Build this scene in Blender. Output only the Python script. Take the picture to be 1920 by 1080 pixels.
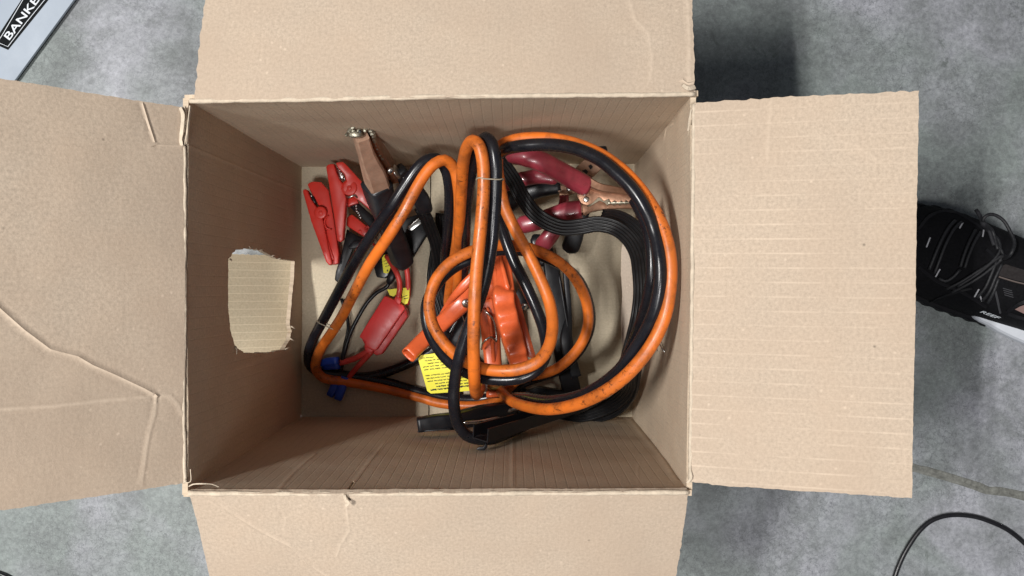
import bpy, bmesh, math, random
import numpy as np
from mathutils import Vector, Matrix, noise
from mathutils.geometry import delaunay_2d_cdt
from mathutils.bvhtree import BVHTree

random.seed(7)
R = math.radians
scene = bpy.context.scene
for o in list(bpy.data.objects):
    bpy.data.objects.remove(o)

# ------------------------------------------------------------------ camera
CAMH, FPX = 0.92, 1500.0
cam_d = bpy.data.cameras.new('camera')
cam = bpy.data.objects.new('camera', cam_d)
scene.collection.objects.link(cam)
cam.location = (0, 0, CAMH)
cam.rotation_euler = (0, 0, 0)
cam_d.sensor_width = 36.0
cam_d.lens = 36.0 * FPX / 1920.0
cam_d.clip_start = 0.02
cam_d.clip_end = 100
scene.camera = cam

# ------------------------------------------------------------------ light
world = bpy.data.worlds.new('World')
scene.world = world
world.use_nodes = True
bg = world.node_tree.nodes['Background']
bg.inputs['Color'].default_value = (0.80, 0.86, 1.0, 1)
bg.inputs['Strength'].default_value = 0.12

def tube_lamp(name, loc, sx, sy, watts, col, rot=(0, 0, 0)):
    d = bpy.data.lights.new(name, 'AREA')
    d.shape = 'RECTANGLE'
    d.size, d.size_y = sx, sy
    d.energy = watts
    d.color = col
    o = bpy.data.objects.new(name, d)
    scene.collection.objects.link(o)
    o.location = loc
    o.rotation_euler = rot
    return o
# a twin fluorescent batten on the garage ceiling, to the left of the box
tube_lamp('ceiling_tube', (-1.05, 0.04, 2.22), 0.035, 0.50, 29, (1.0, 0.98, 0.95), (0, R(-24), 0))
tube_lamp('ceiling_tube', (-1.14, 0.04, 2.22), 0.035, 0.50, 29, (1.0, 0.98, 0.95), (0, R(-24), 0))

# a second, wider ceiling fitting more nearly overhead
tube_lamp('ceiling_panel', (-0.14, -0.80, 2.40), 0.44, 0.50, 33, (1.0, 0.98, 0.96), (R(-12), 0, 0))

scene.view_settings.view_transform = 'Standard'
scene.view_settings.look = 'None'
scene.view_settings.exposure = 0.0
scene.view_settings.gamma = 1.0
scene.cycles.max_bounces = 8

# ------------------------------------------------------------------ helpers
CAM = Vector((0, 0, CAMH))

def P(px, py, h):
    z = CAMH - h
    return Vector(((px - 960) / FPX * z, (540 - py) / FPX * z, h))

def PP(lst):
    return [P(*p) for p in lst]

def ray(px, py):
    return Vector(((px - 960) / FPX, (540 - py) / FPX, -1.0))

COL = scene.collection

def link(o, parent=None):
    COL.objects.link(o)
    if parent is not None:
        o.parent = parent
        o.matrix_parent_inverse = parent_world(parent).inverted()
    return o

def parent_world(o):
    m = o.matrix_basis.copy()
    if o.parent is not None:
        m = parent_world(o.parent) @ o.matrix_parent_inverse @ m
    return m

def thing(name, label, cat, loc=(0, 0, 0), group=None):
    o = bpy.data.objects.new(name, None)
    o.empty_display_size = 0.02
    o.location = loc
    link(o)
    o['label'] = label
    o['category'] = cat
    if group:
        o['group'] = group
    return o

def tag(o, label, cat, group=None):
    o['label'] = label
    o['category'] = cat
    if group:
        o['group'] = group
    return o

def mesh_obj(name, verts, faces, mat, parent=None, smooth=True, uvs=None):
    me = bpy.data.meshes.new(name)
    me.from_pydata([tuple(v) for v in verts], [], faces)
    if uvs is not None:
        lay = me.uv_layers.new(name='UVMap')
        idx = np.empty(len(me.loops), dtype=np.int32)
        me.loops.foreach_get('vertex_index', idx)
        lay.data.foreach_set('uv', np.asarray(uvs, dtype=np.float32)[idx].ravel())
    me.validate()
    bm = bmesh.new()
    bm.from_mesh(me)
    bmesh.ops.recalc_face_normals(bm, faces=bm.faces)
    bm.to_mesh(me)
    bm.free()
    if smooth:
        me.polygons.foreach_set('use_smooth', [True] * len(me.polygons))
    me.materials.append(mat)
    return link(bpy.data.objects.new(name, me), parent)

def bm_obj(name, bm, mat, parent=None, smooth=False, autosmooth=None):
    bmesh.ops.recalc_face_normals(bm, faces=bm.faces)
    me = bpy.data.meshes.new(name)
    bm.to_mesh(me)
    bm.free()
    me.materials.append(mat)
    if smooth:
        me.polygons.foreach_set('use_smooth', [True] * len(me.polygons))
        if autosmooth:
            me.set_sharp_from_angle(angle=R(autosmooth))
    return link(bpy.data.objects.new(name, me), parent)

def smooth_path(pts, step=0.004, vals=None):
    """centripetal Catmull-Rom through pts; vals are interpolated alongside"""
    n = len(pts)
    if vals is None:
        vals = [(0.0,)] * n
    out, ov = [], []
    ext = [pts[0] * 2 - pts[1]] + list(pts) + [pts[-1] * 2 - pts[-2]]
    for i in range(n - 1):
        p0, p1, p2, p3 = ext[i:i + 4]
        t0 = 0.0
        t1 = t0 + max((p1 - p0).length, 1e-6) ** 0.5
        t2 = t1 + max((p2 - p1).length, 1e-6) ** 0.5
        t3 = t2 + max((p3 - p2).length, 1e-6) ** 0.5
        m = max(2, int((p2 - p1).length / step))
        for k in range(m):
            t = t1 + (t2 - t1) * k / m
            a1 = p0 * ((t1 - t) / (t1 - t0)) + p1 * ((t - t0) / (t1 - t0))
            a2 = p1 * ((t2 - t) / (t2 - t1)) + p2 * ((t - t1) / (t2 - t1))
            a3 = p2 * ((t3 - t) / (t3 - t2)) + p3 * ((t - t2) / (t3 - t2))
            b1 = a1 * ((t2 - t) / (t2 - t0)) + a2 * ((t - t0) / (t2 - t0))
            b2 = a2 * ((t3 - t) / (t3 - t1)) + a3 * ((t - t1) / (t3 - t1))
            out.append(b1 * ((t2 - t) / (t2 - t1)) + b2 * ((t - t1) / (t2 - t1)))
            f = k / m
            ov.append(tuple(a * (1 - f) + b * f for a, b in zip(vals[i], vals[i + 1])))
    out.append(pts[-1].copy())
    ov.append(tuple(vals[-1]))
    return out, ov

def sweep(name, path, sect, mat, parent=None, ref=None, cap=True, smooth=True):
    """sect(i, n) -> list of 2D points in (side, up); ref fixes 'up', else parallel transport"""
    n = len(path)
    tang = []
    for i in range(n):
        a, b = path[max(i - 1, 0)], path[min(i + 1, n - 1)]
        d = b - a
        tang.append(d.normalized() if d.length > 1e-9 else (tang[-1] if tang else Vector((1, 0, 0))))
    up = None
    verts, faces, uvs = [], [], []
    dist, k = 0.0, None
    for i in range(n):
        t = tang[i]
        if i:
            dist += (path[i] - path[i - 1]).length
        if ref is not None:
            r = ref(i / (n - 1)) if callable(ref) else ref
            u = r - t * r.dot(t)
            if u.length < 1e-4:
                u = up if up is not None else Vector((0, 1, 0))
        elif up is None:
            r = Vector((0, 0, 1)) if abs(t.z) < 0.9 else Vector((1, 0, 0))
            u = r - t * r.dot(t)
        else:
            u = up - t * up.dot(t)
        u.normalize()
        up = u
        s = t.cross(u)
        pr = sect(i, n)
        k = len(pr)
        for j, (a, b) in enumerate(pr):
            verts.append(path[i] + s * a + u * b)
            uvs.append((dist, j / k))
    for i in range(n - 1):
        for j in range(k):
            j2 = (j + 1) % k
            faces.append((i * k + j, i * k + j2, (i + 1) * k + j2, (i + 1) * k + j))
    if cap:
        faces.append(tuple(range(k)))
        faces.append(tuple(range((n - 1) * k, n * k)))
    return mesh_obj(name, verts, faces, mat, parent, smooth, uvs)

def circ(r, k=14):
    c = [(math.cos(2 * math.pi * j / k), math.sin(2 * math.pi * j / k)) for j in range(k)]
    return [(a * r, b * r) for a, b in c]

def cable(name, pts, r, mat, parent=None, k=14, step=0.004):
    path, _ = smooth_path(PP(pts), step)
    c = circ(r, k)
    return sweep(name, path, lambda i, n: c, mat, parent)

def grip(name, pts, dims, mat, parent=None, ref=Vector((0, 0, 1)), power=2.6, k=20, rounded=(True, True), step=0.003, rib=0.0):
    """lofted rounded bar; pts px+h, dims [(half width, half height)]"""
    path, v = smooth_path(PP(pts), step, dims)
    n = len(path)
    L = [0.0]
    for i in range(1, n):
        L.append(L[-1] + (path[i] - path[i - 1]).length)
    tot = L[-1]
    def sect(i, n):
        w, h = v[i]
        e = min(w, h)
        f = 1.0
        if rounded[0] and L[i] < e:
            f = max(0.25, math.sqrt(max(0, 1 - (1 - L[i] / e) ** 2)))
        if rounded[1] and tot - L[i] < e:
            f = min(f, max(0.25, math.sqrt(max(0, 1 - (1 - (tot - L[i]) / e) ** 2))))
        if rib:
            f *= 1 - rib * (0.5 + 0.5 * math.sin(L[i] / 0.011 * 2 * math.pi))
        out = []
        for j in range(k):
            a = 2 * math.pi * j / k
            c, s = math.cos(a), math.sin(a)
            out.append((w * f * math.copysign(abs(c) ** (2 / power), c), h * f * math.copysign(abs(s) ** (2 / power), s)))
        return out
    return sweep(name, path, sect, mat, parent, ref)

def prism(name, outline, h, thick, mat, parent=None, bevel=0.0012, grad=(0, 0, 0, 0), segs=2):
    """outline in photo pixels lying at height h (plus a slope), extruded down by thick, edges rounded"""
    gx, gy, cx, cy = grad
    bm = bmesh.new()
    top = [bm.verts.new(P(x, y, h + gx * (x - cx) + gy * (y - cy))) for x, y in outline]
    f = bm.faces.new(top)
    f.normal_update()
    r = bmesh.ops.extrude_face_region(bm, geom=[f])
    low = [e for e in r['geom'] if isinstance(e, bmesh.types.BMVert)]
    nrm = f.normal if f.normal.z > 0 else -f.normal
    for v in low:
        v.co -= nrm * thick
    bm.normal_update()
    bmesh.ops.recalc_face_normals(bm, faces=bm.faces)
    if bevel:
        ed = [e for e in bm.edges if len(e.link_faces) == 2 and e.calc_face_angle(0) > R(50)]
        bmesh.ops.bevel(bm, geom=ed, offset=bevel, segments=segs, profile=0.5, affect='EDGES', clamp_overlap=True)
    bmesh.ops.triangulate(bm, faces=[q for q in bm.faces if len(q.verts) > 4])
    return bm_obj(name, bm, mat, parent, True, 40)

def disc(name, c, r, h, mat, parent=None, axis=Vector((0, 0, 1)), k=20, dome=0.3):
    """short domed cylinder standing on c along axis"""
    axis = axis.normalized()
    a = axis.orthogonal().normalized()
    b = axis.cross(a)
    verts, faces = [], []
    prof = [(r, 0), (r, h * 0.6), (r * 0.85, h * 0.95), (r * 0.45, h), (0.001 * r, h * (1 + dome * 0.2))]
    for rr, z in prof:
        for j in range(k):
            t = 2 * math.pi * j / k
            verts.append(c + a * rr * math.cos(t) + b * rr * math.sin(t) + axis * z)
    for i in range(len(prof) - 1):
        for j in range(k):
            j2 = (j + 1) % k
            faces.append((i * k + j, i * k + j2, (i + 1) * k + j2, (i + 1) * k + j))
    faces.append(tuple(range(k)))
    return mesh_obj(name, verts, faces, mat, parent, True)

def text_mesh(body, size, stretch=1.0, bold=0.0):
    cu = bpy.data.curves.new('text', 'FONT')
    cu.body = body
    cu.size = size
    cu.align_x = 'CENTER'
    cu.align_y = 'CENTER'
    cu.offset = bold
    o = bpy.data.objects.new('text', cu)
    COL.objects.link(o)
    dg = bpy.context.evaluated_depsgraph_get()
    me = bpy.data.meshes.new_from_object(o.evaluated_get(dg))
    bpy.data.objects.remove(o)
    me.transform(Matrix.Diagonal((stretch, 1, 1, 1)))
    return me

# ------------------------------------------------------------------ materials
class NT:
    def __init__(self, name):
        self.m = bpy.data.materials.new(name)
        self.m.use_nodes = True
        self.t = self.m.node_tree
        self.b = self.t.nodes['Principled BSDF']
    def n(self, kind, **kw):
        nd = self.t.nodes.new(kind)
        for k, v in kw.items():
            if k.startswith('i_'):
                nd.inputs[int(k[2:]) if k[2:].isdigit() else k[2:].replace('_', ' ')].default_value = v
            else:
                setattr(nd, k, v)
        return nd
    def l(self, a, b):
        self.t.links.new(a, b)
    def coord(self, kind='Object'):
        return self.n('ShaderNodeTexCoord').outputs[kind]
    def mapping(self, vec, scale=(1, 1, 1), rot=(0, 0, 0), loc=(0, 0, 0)):
        m = self.n('ShaderNodeMapping')
        m.inputs['Scale'].default_value = scale
        m.inputs['Rotation'].default_value = rot
        m.inputs['Location'].default_value = loc
        self.l(vec, m.inputs['Vector'])
        return m.outputs[0]
    def noise(self, vec, scale, detail=4, rough=0.55, dist=0.0):
        nd = self.n('ShaderNodeTexNoise')
        nd.inputs['Scale'].default_value = scale
        nd.inputs['Detail'].default_value = detail
        nd.inputs['Roughness'].default_value = rough
        nd.inputs['Distortion'].default_value = dist
        self.l(vec, nd.inputs['Vector'])
        return nd.outputs['Fac']
    def voro(self, vec, scale, feature='F1', rnd=1.0):
        nd = self.n('ShaderNodeTexVoronoi', feature=feature)
        nd.inputs['Scale'].default_value = scale
        nd.inputs['Randomness'].default_value = rnd
        self.l(vec, nd.inputs['Vector'])
        return nd.outputs['Distance']
    def ramp(self, fac, stops):
        nd = self.n('ShaderNodeValToRGB')
        el = nd.color_ramp.elements
        while len(el) < len(stops):
            el.new(0.5)
        for e, (p, c) in zip(el, stops):
            e.position = p
            e.color = (c, c, c, 1) if isinstance(c, (int, float)) else (*c, 1)
        self.l(fac, nd.inputs[0])
        return nd.outputs[0]
    def mix(self, fac, a, b, mode='MIX'):
        nd = self.n('ShaderNodeMix', data_type='RGBA', blend_type=mode)
        for s, v in ((nd.inputs[0], fac), (nd.inputs[6], a), (nd.inputs[7], b)):
            if isinstance(v, (int, float)):
                s.default_value = v
            elif isinstance(v, tuple):
                s.default_value = (*v, 1) if len(v) == 3 else v
            else:
                self.l(v, s)
        return nd.outputs[2]
    def math(self, op, a, b=0.0):
        nd = self.n('ShaderNodeMath', operation=op)
        for s, v in ((nd.inputs[0], a), (nd.inputs[1], b)):
            if isinstance(v, (int, float)):
                s.default_value = v
            else:
                self.l(v, s)
        return nd.outputs[0]
    def bump(self, height, dist, strength=1.0, prev=None):
        nd = self.n('ShaderNodeBump')
        nd.inputs['Distance'].default_value = dist
        nd.inputs['Strength'].default_value = strength
        self.l(height, nd.inputs['Height'])
        if prev is not None:
            self.l(prev, nd.inputs['Normal'])
        return nd.outputs[0]
    def base(self, v):
        if isinstance(v, tuple):
            self.b.inputs['Base Color'].default_value = (*v, 1)
        else:
            self.l(v, self.b.inputs['Base Color'])
    def rough(self, v):
        if isinstance(v, (int, float)):
            self.b.inputs['Roughness'].default_value = v
        else:
            self.l(v, self.b.inputs['Roughness'])
    def normal(self, v):
        self.l(v, self.b.inputs['Normal'])

def cardboard(name, col, flute=0.35, period=0.0082, axis=0, mottle=1.0, lightline=False):
    t = NT(name)
    uv = t.coord('UV')
    blot = t.noise(uv, 22, 4)
    fib = t.noise(t.mapping(uv, (1, 1, 1)), 420, 5, 0.7)
    fib2 = t.noise(t.mapping(uv, (1, 0.25, 1) if axis == 0 else (0.25, 1, 1)), 900, 3, 0.6)
    dk = tuple(c * 0.72 for c in col)
    lt = tuple(min(1, c * 1.18) for c in col)
    c = t.mix(t.ramp(fib, [(0.3, 0.0), (0.72, 1.0)]), dk, lt)
    c = t.mix(t.math('MULTIPLY', t.ramp(blot, [(0.3, 0.0), (0.7, 1.0)]), 0.35 * mottle), c, tuple(x * y for x, y in zip(col, (1.02, 0.93, 0.86))))
    c = t.mix(t.math('MULTIPLY', t.ramp(fib2, [(0.35, 0.0), (0.7, 1.0)]), 0.25), c, lt)
    big = t.ramp(t.noise(t.mapping(uv, loc=(7, 3, 0)), 5.5, 5, 0.6, 0.6), [(0.38, 0.0), (0.66, 1.0)])
    c = t.mix(t.math('MULTIPLY', big, 0.55 * mottle), c, tuple(x * y for x, y in zip(col, (0.84, 0.80, 0.78))))
    # pale fibre flecks and small dark specks
    pale = t.ramp(t.voro(uv, 95), [(0.0, 1.0), (0.14, 0.0)])
    msk = t.ramp(t.noise(uv, 60, 2), [(0.50, 0.0), (0.56, 1.0)])
    c = t.mix(t.math('MULTIPLY', t.math('MULTIPLY', pale, msk), 0.55), c, tuple(min(1, x * 1.5) for x in col))
    spk = t.ramp(t.voro(t.mapping(uv, loc=(3.1, 1.7, 0)), 42), [(0.0, 1.0), (0.06, 0.0)])
    msk2 = t.ramp(t.noise(t.mapping(uv, loc=(1.3, 0.2, 0)), 30, 2), [(0.53, 0.0), (0.58, 1.0)])
    c = t.mix(t.math('MULTIPLY', t.math('MULTIPLY', spk, msk2), 0.8), c, tuple(x * 0.25 for x in col))
    # fluting telegraphs through the liner
    w = t.n('ShaderNodeTexWave', wave_type='BANDS', bands_direction='X' if axis == 0 else 'Y', wave_profile='SIN')
    w.inputs['Scale'].default_value = 2 * math.pi / period / 20.0
    w.inputs['Distortion'].default_value = 0.25
    w.inputs['Detail'].default_value = 1
    w.inputs['Detail Scale'].default_value = 0.3
    t.l(uv, w.inputs['Vector'])
    line = t.ramp(w.outputs['Fac'], [(0.0, 1.0), (0.07, 0.0)])
    brk = t.ramp(t.noise(uv, 17, 4), [(0.40, 0.0), (0.65, 1.0)])
    lm = t.math('MULTIPLY', t.math('MULTIPLY', line, t.math('MAXIMUM', brk, 0.75 if lightline and flute > 0.8 else 0.0)), flute)
    c = t.mix(t.math('MULTIPLY', lm, 0.75 if lightline else 0.55), c, tuple(min(1, x * (1.40 if lightline else 0.62)) for x in col))
    # paper rubbed pale along the creases
    at = t.n('ShaderNodeAttribute', attribute_name='crease')
    cw = t.math('MULTIPLY', at.outputs['Fac'], t.ramp(t.noise(uv, 120, 3), [(0.30, 0.35), (0.6, 1.0)]))
    c = t.mix(t.math('MULTIPLY', cw, 0.55), c, tuple(min(1, x * 1.40) for x in col))
    t.base(c)
    t.rough(0.86)
    t.b.inputs['Specular IOR Level'].default_value = 0.25
    b1 = t.bump(fib, 0.00035, 0.6)
    b2 = t.bump(line, 0.00030 * flute, 0.6, b1)
    b2.node.invert = True
    b3 = t.bump(blot, 0.002, 0.4, b2)
    t.normal(b3)
    return t.m

KRAFT = (0.485, 0.393, 0.303)
M_flap = cardboard('kraft_flap', KRAFT, 0.12)
M_flap_lined = cardboard('kraft_flap_fluted', KRAFT, 0.55, axis=0, period=0.0105, lightline=True)
M_wall = cardboard('kraft_wall', (0.56, 0.455, 0.34), 0.7)
M_wall_side = cardboard('kraft_wall_side', (0.56, 0.46, 0.345), 0.4)
M_floor = cardboard('kraft_bottom', (0.50, 0.44, 0.33), 0.35, axis=1)
M_torn = cardboard('kraft_torn', (0.50, 0.43, 0.31), 0.9, period=0.0085, axis=0, lightline=True)

M_fresh = cardboard('kraft_fresh_tear', (0.66, 0.57, 0.47), 0.4, period=0.0085, axis=0)

def simple(name, col, rough=0.4, metal=0.0, var=0.12, scale=60, bump=0.0, spec=0.5, dirt=None, dirt_amt=0.0, dscale=25, coat=0.0):
    t = NT(name)
    v = t.coord('Object')
    n = t.noise(v, scale, 4, 0.6)
    c = t.mix(t.ramp(n, [(0.3, 0.0), (0.7, 1.0)]), tuple(x * (1 - var) for x in col), tuple(min(1, x * (1 + var)) for x in col))
    if dirt:
        d = t.ramp(t.noise(v, dscale, 6, 0.7, 0.4), [(0.48, 0.0), (0.75, 1.0)])
        c = t.mix(t.math('MULTIPLY', d, dirt_amt), c, dirt)
    t.base(c)
    r = t.ramp(t.noise(v, scale * 1.7, 5, 0.65), [(0.25, max(0, rough - 0.12)), (0.75, min(1, rough + 0.15))])
    t.rough(r)
    t.b.inputs['Metallic'].default_value = metal
    t.b.inputs['Specular IOR Level'].default_value = spec
    t.b.inputs['Coat Weight'].default_value = coat
    if bump:
        t.normal(t.bump(t.noise(v, scale * 4, 4, 0.6), bump, 0.7))
    return t.m

def orange_sheath():
    t = NT('orange_sheath')
    v = t.coord('Object')
    uv = t.coord('UV')
    col = (0.72, 0.165, 0.018)
    n = t.noise(v, 18, 4, 0.6)
    c = t.mix(t.ramp(n, [(0.35, 0.0), (0.62, 1.0)]), col, (0.50, 0.125, 0.018))
    grime = t.ramp(t.noise(v, 42, 8, 0.72, 0.3), [(0.47, 0.0), (0.68, 1.0)])
    c = t.mix(t.math('MULTIPLY', grime, 0.68), c, (0.15, 0.042, 0.012))
    scuff = t.ramp(t.noise(t.mapping(v, (1, 1, 1)), 260, 5, 0.75, 0.5), [(0.55, 0.0), (0.62, 1.0)])
    patch = t.ramp(t.noise(v, 20, 3), [(0.48, 0.0), (0.60, 1.0)])
    c = t.mix(t.math('MULTIPLY', t.math('MULTIPLY', scuff, patch), 0.85), c, (0.05, 0.014, 0.006))
    t.base(c)
    t.rough(t.ramp(t.noise(v, 90, 5), [(0.3, 0.30), (0.75, 0.55)]))
    t.normal(t.bump(t.noise(v, 500, 4), 0.0002, 0.5))
    return t.m

M_orange = orange_sheath()
M_black = simple('black_sheath', (0.008, 0.008, 0.011), 0.24, var=0.3, scale=45, spec=0.38, dirt=(0.02, 0.019, 0.018), dirt_amt=0.5, dscale=60)
M_ribbed = simple('ribbed_rubber', (0.008, 0.008, 0.009), 0.40, var=0.25, scale=120, spec=0.3, dirt=(0.018, 0.017, 0.016), dirt_amt=0.5, dscale=70)
M_oplastic = simple('orange_plastic', (0.70, 0.125, 0.038), 0.30, var=0.08, scale=30, dirt=(0.30, 0.045, 0.012), dirt_amt=0.6, dscale=30)
M_blackgrip = simple('black_grip', (0.010, 0.011, 0.014), 0.42, spec=0.4, var=0.3, scale=70, dirt=(0.045, 0.045, 0.05), dirt_amt=0.5, dscale=40)
M_blackpl = simple('black_plastic', (0.008, 0.008, 0.010), 0.36, spec=0.35, var=0.2, scale=60)
M_maroon = simple('maroon_vinyl', (0.30, 0.036, 0.055), 0.34, var=0.22, scale=45, dirt=(0.09, 0.010, 0.016), dirt_amt=0.6, dscale=35, coat=0.2)
M_copper = simple('worn_copper', (0.34, 0.19, 0.125), 0.42, 0.85, var=0.2, scale=70, bump=0.0002, dirt=(0.16, 0.075, 0.04), dirt_amt=0.7, dscale=45)
M_coppermat = simple('dull_copper', (0.43, 0.27, 0.19), 0.50, 0.35, var=0.22, scale=60, bump=0.0003, dirt=(0.20, 0.10, 0.06), dirt_amt=0.6, dscale=40)
M_steel = simple('zinc_steel', (0.62, 0.62, 0.60), 0.30, 1.0, var=0.15, scale=90)
M_tarnish = simple('tarnished_tip', (0.38, 0.36, 0.29), 0.45, 0.9, var=0.4, scale=150, bump=0.0006, dirt=(0.10, 0.09, 0.05), dirt_amt=0.7, dscale=120)
M_red = simple('red_plastic', (0.72, 0.045, 0.030), 0.36, var=0.07, scale=30, dirt=(0.25, 0.012, 0.010), dirt_amt=0.3)
M_redbox = simple('red_housing', (0.66, 0.042, 0.040), 0.40, var=0.06, scale=40)
M_redwire = simple('red_wire', (0.55, 0.05, 0.04), 0.40, var=0.12, scale=80)
M_blue = simple('blue_connector', (0.014, 0.065, 0.45), 0.40, var=0.15, scale=60)
M_yellow = simple('yellow_tag', (0.86, 0.80, 0.03), 0.45, var=0.05, scale=30)
M_ink = simple('tag_ink', (0.02, 0.02, 0.015), 0.6, var=0.1)
M_tie = simple('wire_tie', (0.42, 0.36, 0.27), 0.5, 0.3, var=0.2)
M_shoe = simple('shoe_knit', (0.0035, 0.0035, 0.0045), 0.85, var=0.35, scale=300, bump=0.0006, spec=0.15)
M_shoe2 = simple('shoe_overlay', (0.004, 0.004, 0.0055), 0.65, var=0.2, scale=120, bump=0.0002, spec=0.25)
M_lace = simple('shoe_lace', (0.011, 0.011, 0.014), 0.7, var=0.4, scale=500, bump=0.0005)
M_reflect = simple('grey_reflective', (0.34, 0.34, 0.36), 0.5, var=0.1)
M_tongue = simple('brown_tongue', (0.010, 0.007, 0.007), 0.85, var=0.2, scale=200)
M_sole = simple('white_sole', (0.60, 0.63, 0.68), 0.55, var=0.05, scale=60)
M_skin = simple('skin', (0.24, 0.155, 0.14), 0.5, var=0.08, scale=80)
M_white = simple('white_carton', (0.34, 0.39, 0.455), 0.6, var=0.03, scale=8, dirt=(0.27, 0.31, 0.36), dirt_amt=0.4, dscale=6)
M_print_shade = simple('black_print_shade', (0.006, 0.007, 0.008), 0.75, var=0.1, spec=0.15)  # panel ink, also the painted shade below the carton
M_wprint = simple('white_print', (0.72, 0.76, 0.80), 0.5, var=0.02)
M_cord = simple('power_cord', (0.009, 0.009, 0.011), 0.35, var=0.2)
M_crumb = simple('foam_crumb', (0.85, 0.85, 0.85), 0.7, var=0.05)

def braid_lace():
    t = NT('braided_lace')
    uv = t.coord('UV')
    w = t.n('ShaderNodeTexChecker')
    t.l(t.mapping(uv, (1, 1, 1), (0, 0, 0)), w.inputs['Vector'])
    vv = t.mapping(uv, (330, 6, 1), (0, 0, R(45)))
    t.l(vv, w.inputs['Vector'])
    w.inputs['Scale'].default_value = 1.0
    c = t.mix(w.outputs['Fac'], (0.006, 0.006, 0.008), (0.010, 0.0105, 0.0125))
    t.base(c)
    t.rough(0.6)
    t.normal(t.bump(w.outputs['Fac'], 0.0006, 0.8))
    return t.m
M_braid = braid_lace()

def concrete():
    t = NT('garage_concrete')
    v = t.coord('Object')
    a = t.noise(v, 4.5, 4, 0.55, 0.3)
    b = t.noise(v, 17, 8, 0.68, 0.6)
    f = t.noise(v, 150, 10, 0.82, 0.3)
    g = t.noise(t.mapping(v, loc=(4, 2, 1)), 520, 4, 0.7)
    c = t.mix(t.ramp(a, [(0.44, 0.0), (0.57, 1.0)]), (0.222, 0.250, 0.240), (0.330, 0.337, 0.365))
    c = t.mix(t.math('MULTIPLY', t.ramp(b, [(0.40, 0.0), (0.62, 1.0)]), 0.7), c, (0.140, 0.152, 0.150))
    c = t.mix(t.ramp(f, [(0.40, 0.0), (0.60, 1.0)]), t.mix(1.0, c, (0.78, 0.78, 0.79), 'MULTIPLY'), t.mix(1.0, c, (1.22, 1.22, 1.22), 'MULTIPLY'))
    c = t.mix(t.ramp(g, [(0.62, 0.0), (0.68, 0.5)]), c, (0.48, 0.49, 0.51))
    dk = t.noise(t.mapping(v, loc=(9, 5, 2)), 300, 6, 0.75)
    c = t.mix(t.ramp(dk, [(0.58, 0.0), (0.66, 0.55)]), c, (0.10, 0.105, 0.11))
    # crazed hairline pattern
    ve = t.voro(t_dist(t, v), 135, 'DISTANCE_TO_EDGE')
    hair = t.ramp(ve, [(0.0, 1.0), (0.045, 0.0)])
    hm = t.ramp(t.noise(v, 8, 4), [(0.42, 0.0), (0.56, 1.0)])
    c = t.mix(t.math('MULTIPLY', t.math('MULTIPLY', hair, hm), 0.6), c, (0.06, 0.065, 0.07))
    # oily spots and pits
    sp = t.ramp(t.noise(v, 24, 6, 0.7, 0.8), [(0.62, 0.0), (0.72, 1.0)])
    c = t.mix(t.math('MULTIPLY', sp, 0.7), c, (0.075, 0.088, 0.08))
    dots = t.ramp(t.voro(v, 38), [(0.0, 1.0), (0.055, 0.0)])
    dm = t.ramp(t.noise(v, 14, 2), [(0.52, 0.0), (0.6, 1.0)])
    c = t.mix(t.math('MULTIPLY', t.math('MULTIPLY', dots, dm), 0.7), c, (0.04, 0.045, 0.045))
    t.base(c)
    t.rough(t.ramp(b, [(0.3, 0.34), (0.7, 0.60)]))
    t.normal(t.bump(f, 0.0003, 0.4))
    return t.m
def t_dist(t, v):
    n = t.n('ShaderNodeTexNoise')
    n.inputs['Scale'].default_value = 120
    n.inputs['Detail'].default_value = 7
    t.l(v, n.inputs['Vector'])
    m = t.n('ShaderNodeMix', data_type='VECTOR')
    m.inputs[0].default_value = 0.016
    t.l(v, m.inputs[4])
    t.l(n.outputs['Color'], m.inputs[5])
    return m.outputs[1]
M_concrete = concrete()
M_joint = simple('joint_filler', (0.17, 0.172, 0.155), 0.9, var=0.35, scale=200, bump=0.0012, dirt=(0.07, 0.07, 0.06), dirt_amt=0.6, dscale=120)

# ------------------------------------------------------------------ ground
bm = bmesh.new()
bmesh.ops.create_grid(bm, x_segments=60, y_segments=60, size=3.0)
for v in bm.verts:
    v.co.z = 0.0007 * noise.noise(v.co * 6)
ground = bm_obj('ground', bm, M_concrete, None, True)
ground['kind'] = 'structure'
# filled slab joint running away to the right
jp, _ = smooth_path([P(x, y, 0.0) for x, y in [(1480, 800), (1600, 846), (1700, 874), (1740, 884), (1775, 894), (1835, 913), (1850, 919), (1880, 922), (1935, 934), (2100, 978)]], 0.003)
def joint_sect(i, n):
    p = jp[i]
    a = 0.0042 + 0.0013 * noise.noise(p * 70)
    b = 0.0008 + 0.0006 * noise.noise(p * 110 + Vector((5, 1, 2)))
    q = 0.0015 * noise.noise(p * 130 + Vector((1, 7, 3)))
    return [(-a * 1.5, -0.001), (-a, b * 0.5), (-a * 0.3, b + q * 0.3), (q, b * 0.45), (a * 0.5, b * 1.1), (a, b * 0.3), (a * 1.5, -0.001)]
sweep('joint_filler', jp, joint_sect, M_joint, ground, Vector((0, 0, 1)), smooth=False)

# ------------------------------------------------------------------ cardboard box
def pip(pts, poly):
    x, y = pts[:, 0], pts[:, 1]
    ins = np.zeros(len(pts), bool)
    px, py = poly[:, 0], poly[:, 1]
    j = len(poly) - 1
    for i in range(len(poly)):
        c = ((py[i] > y) != (py[j] > y))
        with np.errstate(divide='ignore', invalid='ignore'):
            xi = (px[j] - px[i]) * (y - py[i]) / (py[j] - py[i]) + px[i]
        ins ^= c & (x < xi)
        j = i
    return ins

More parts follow.
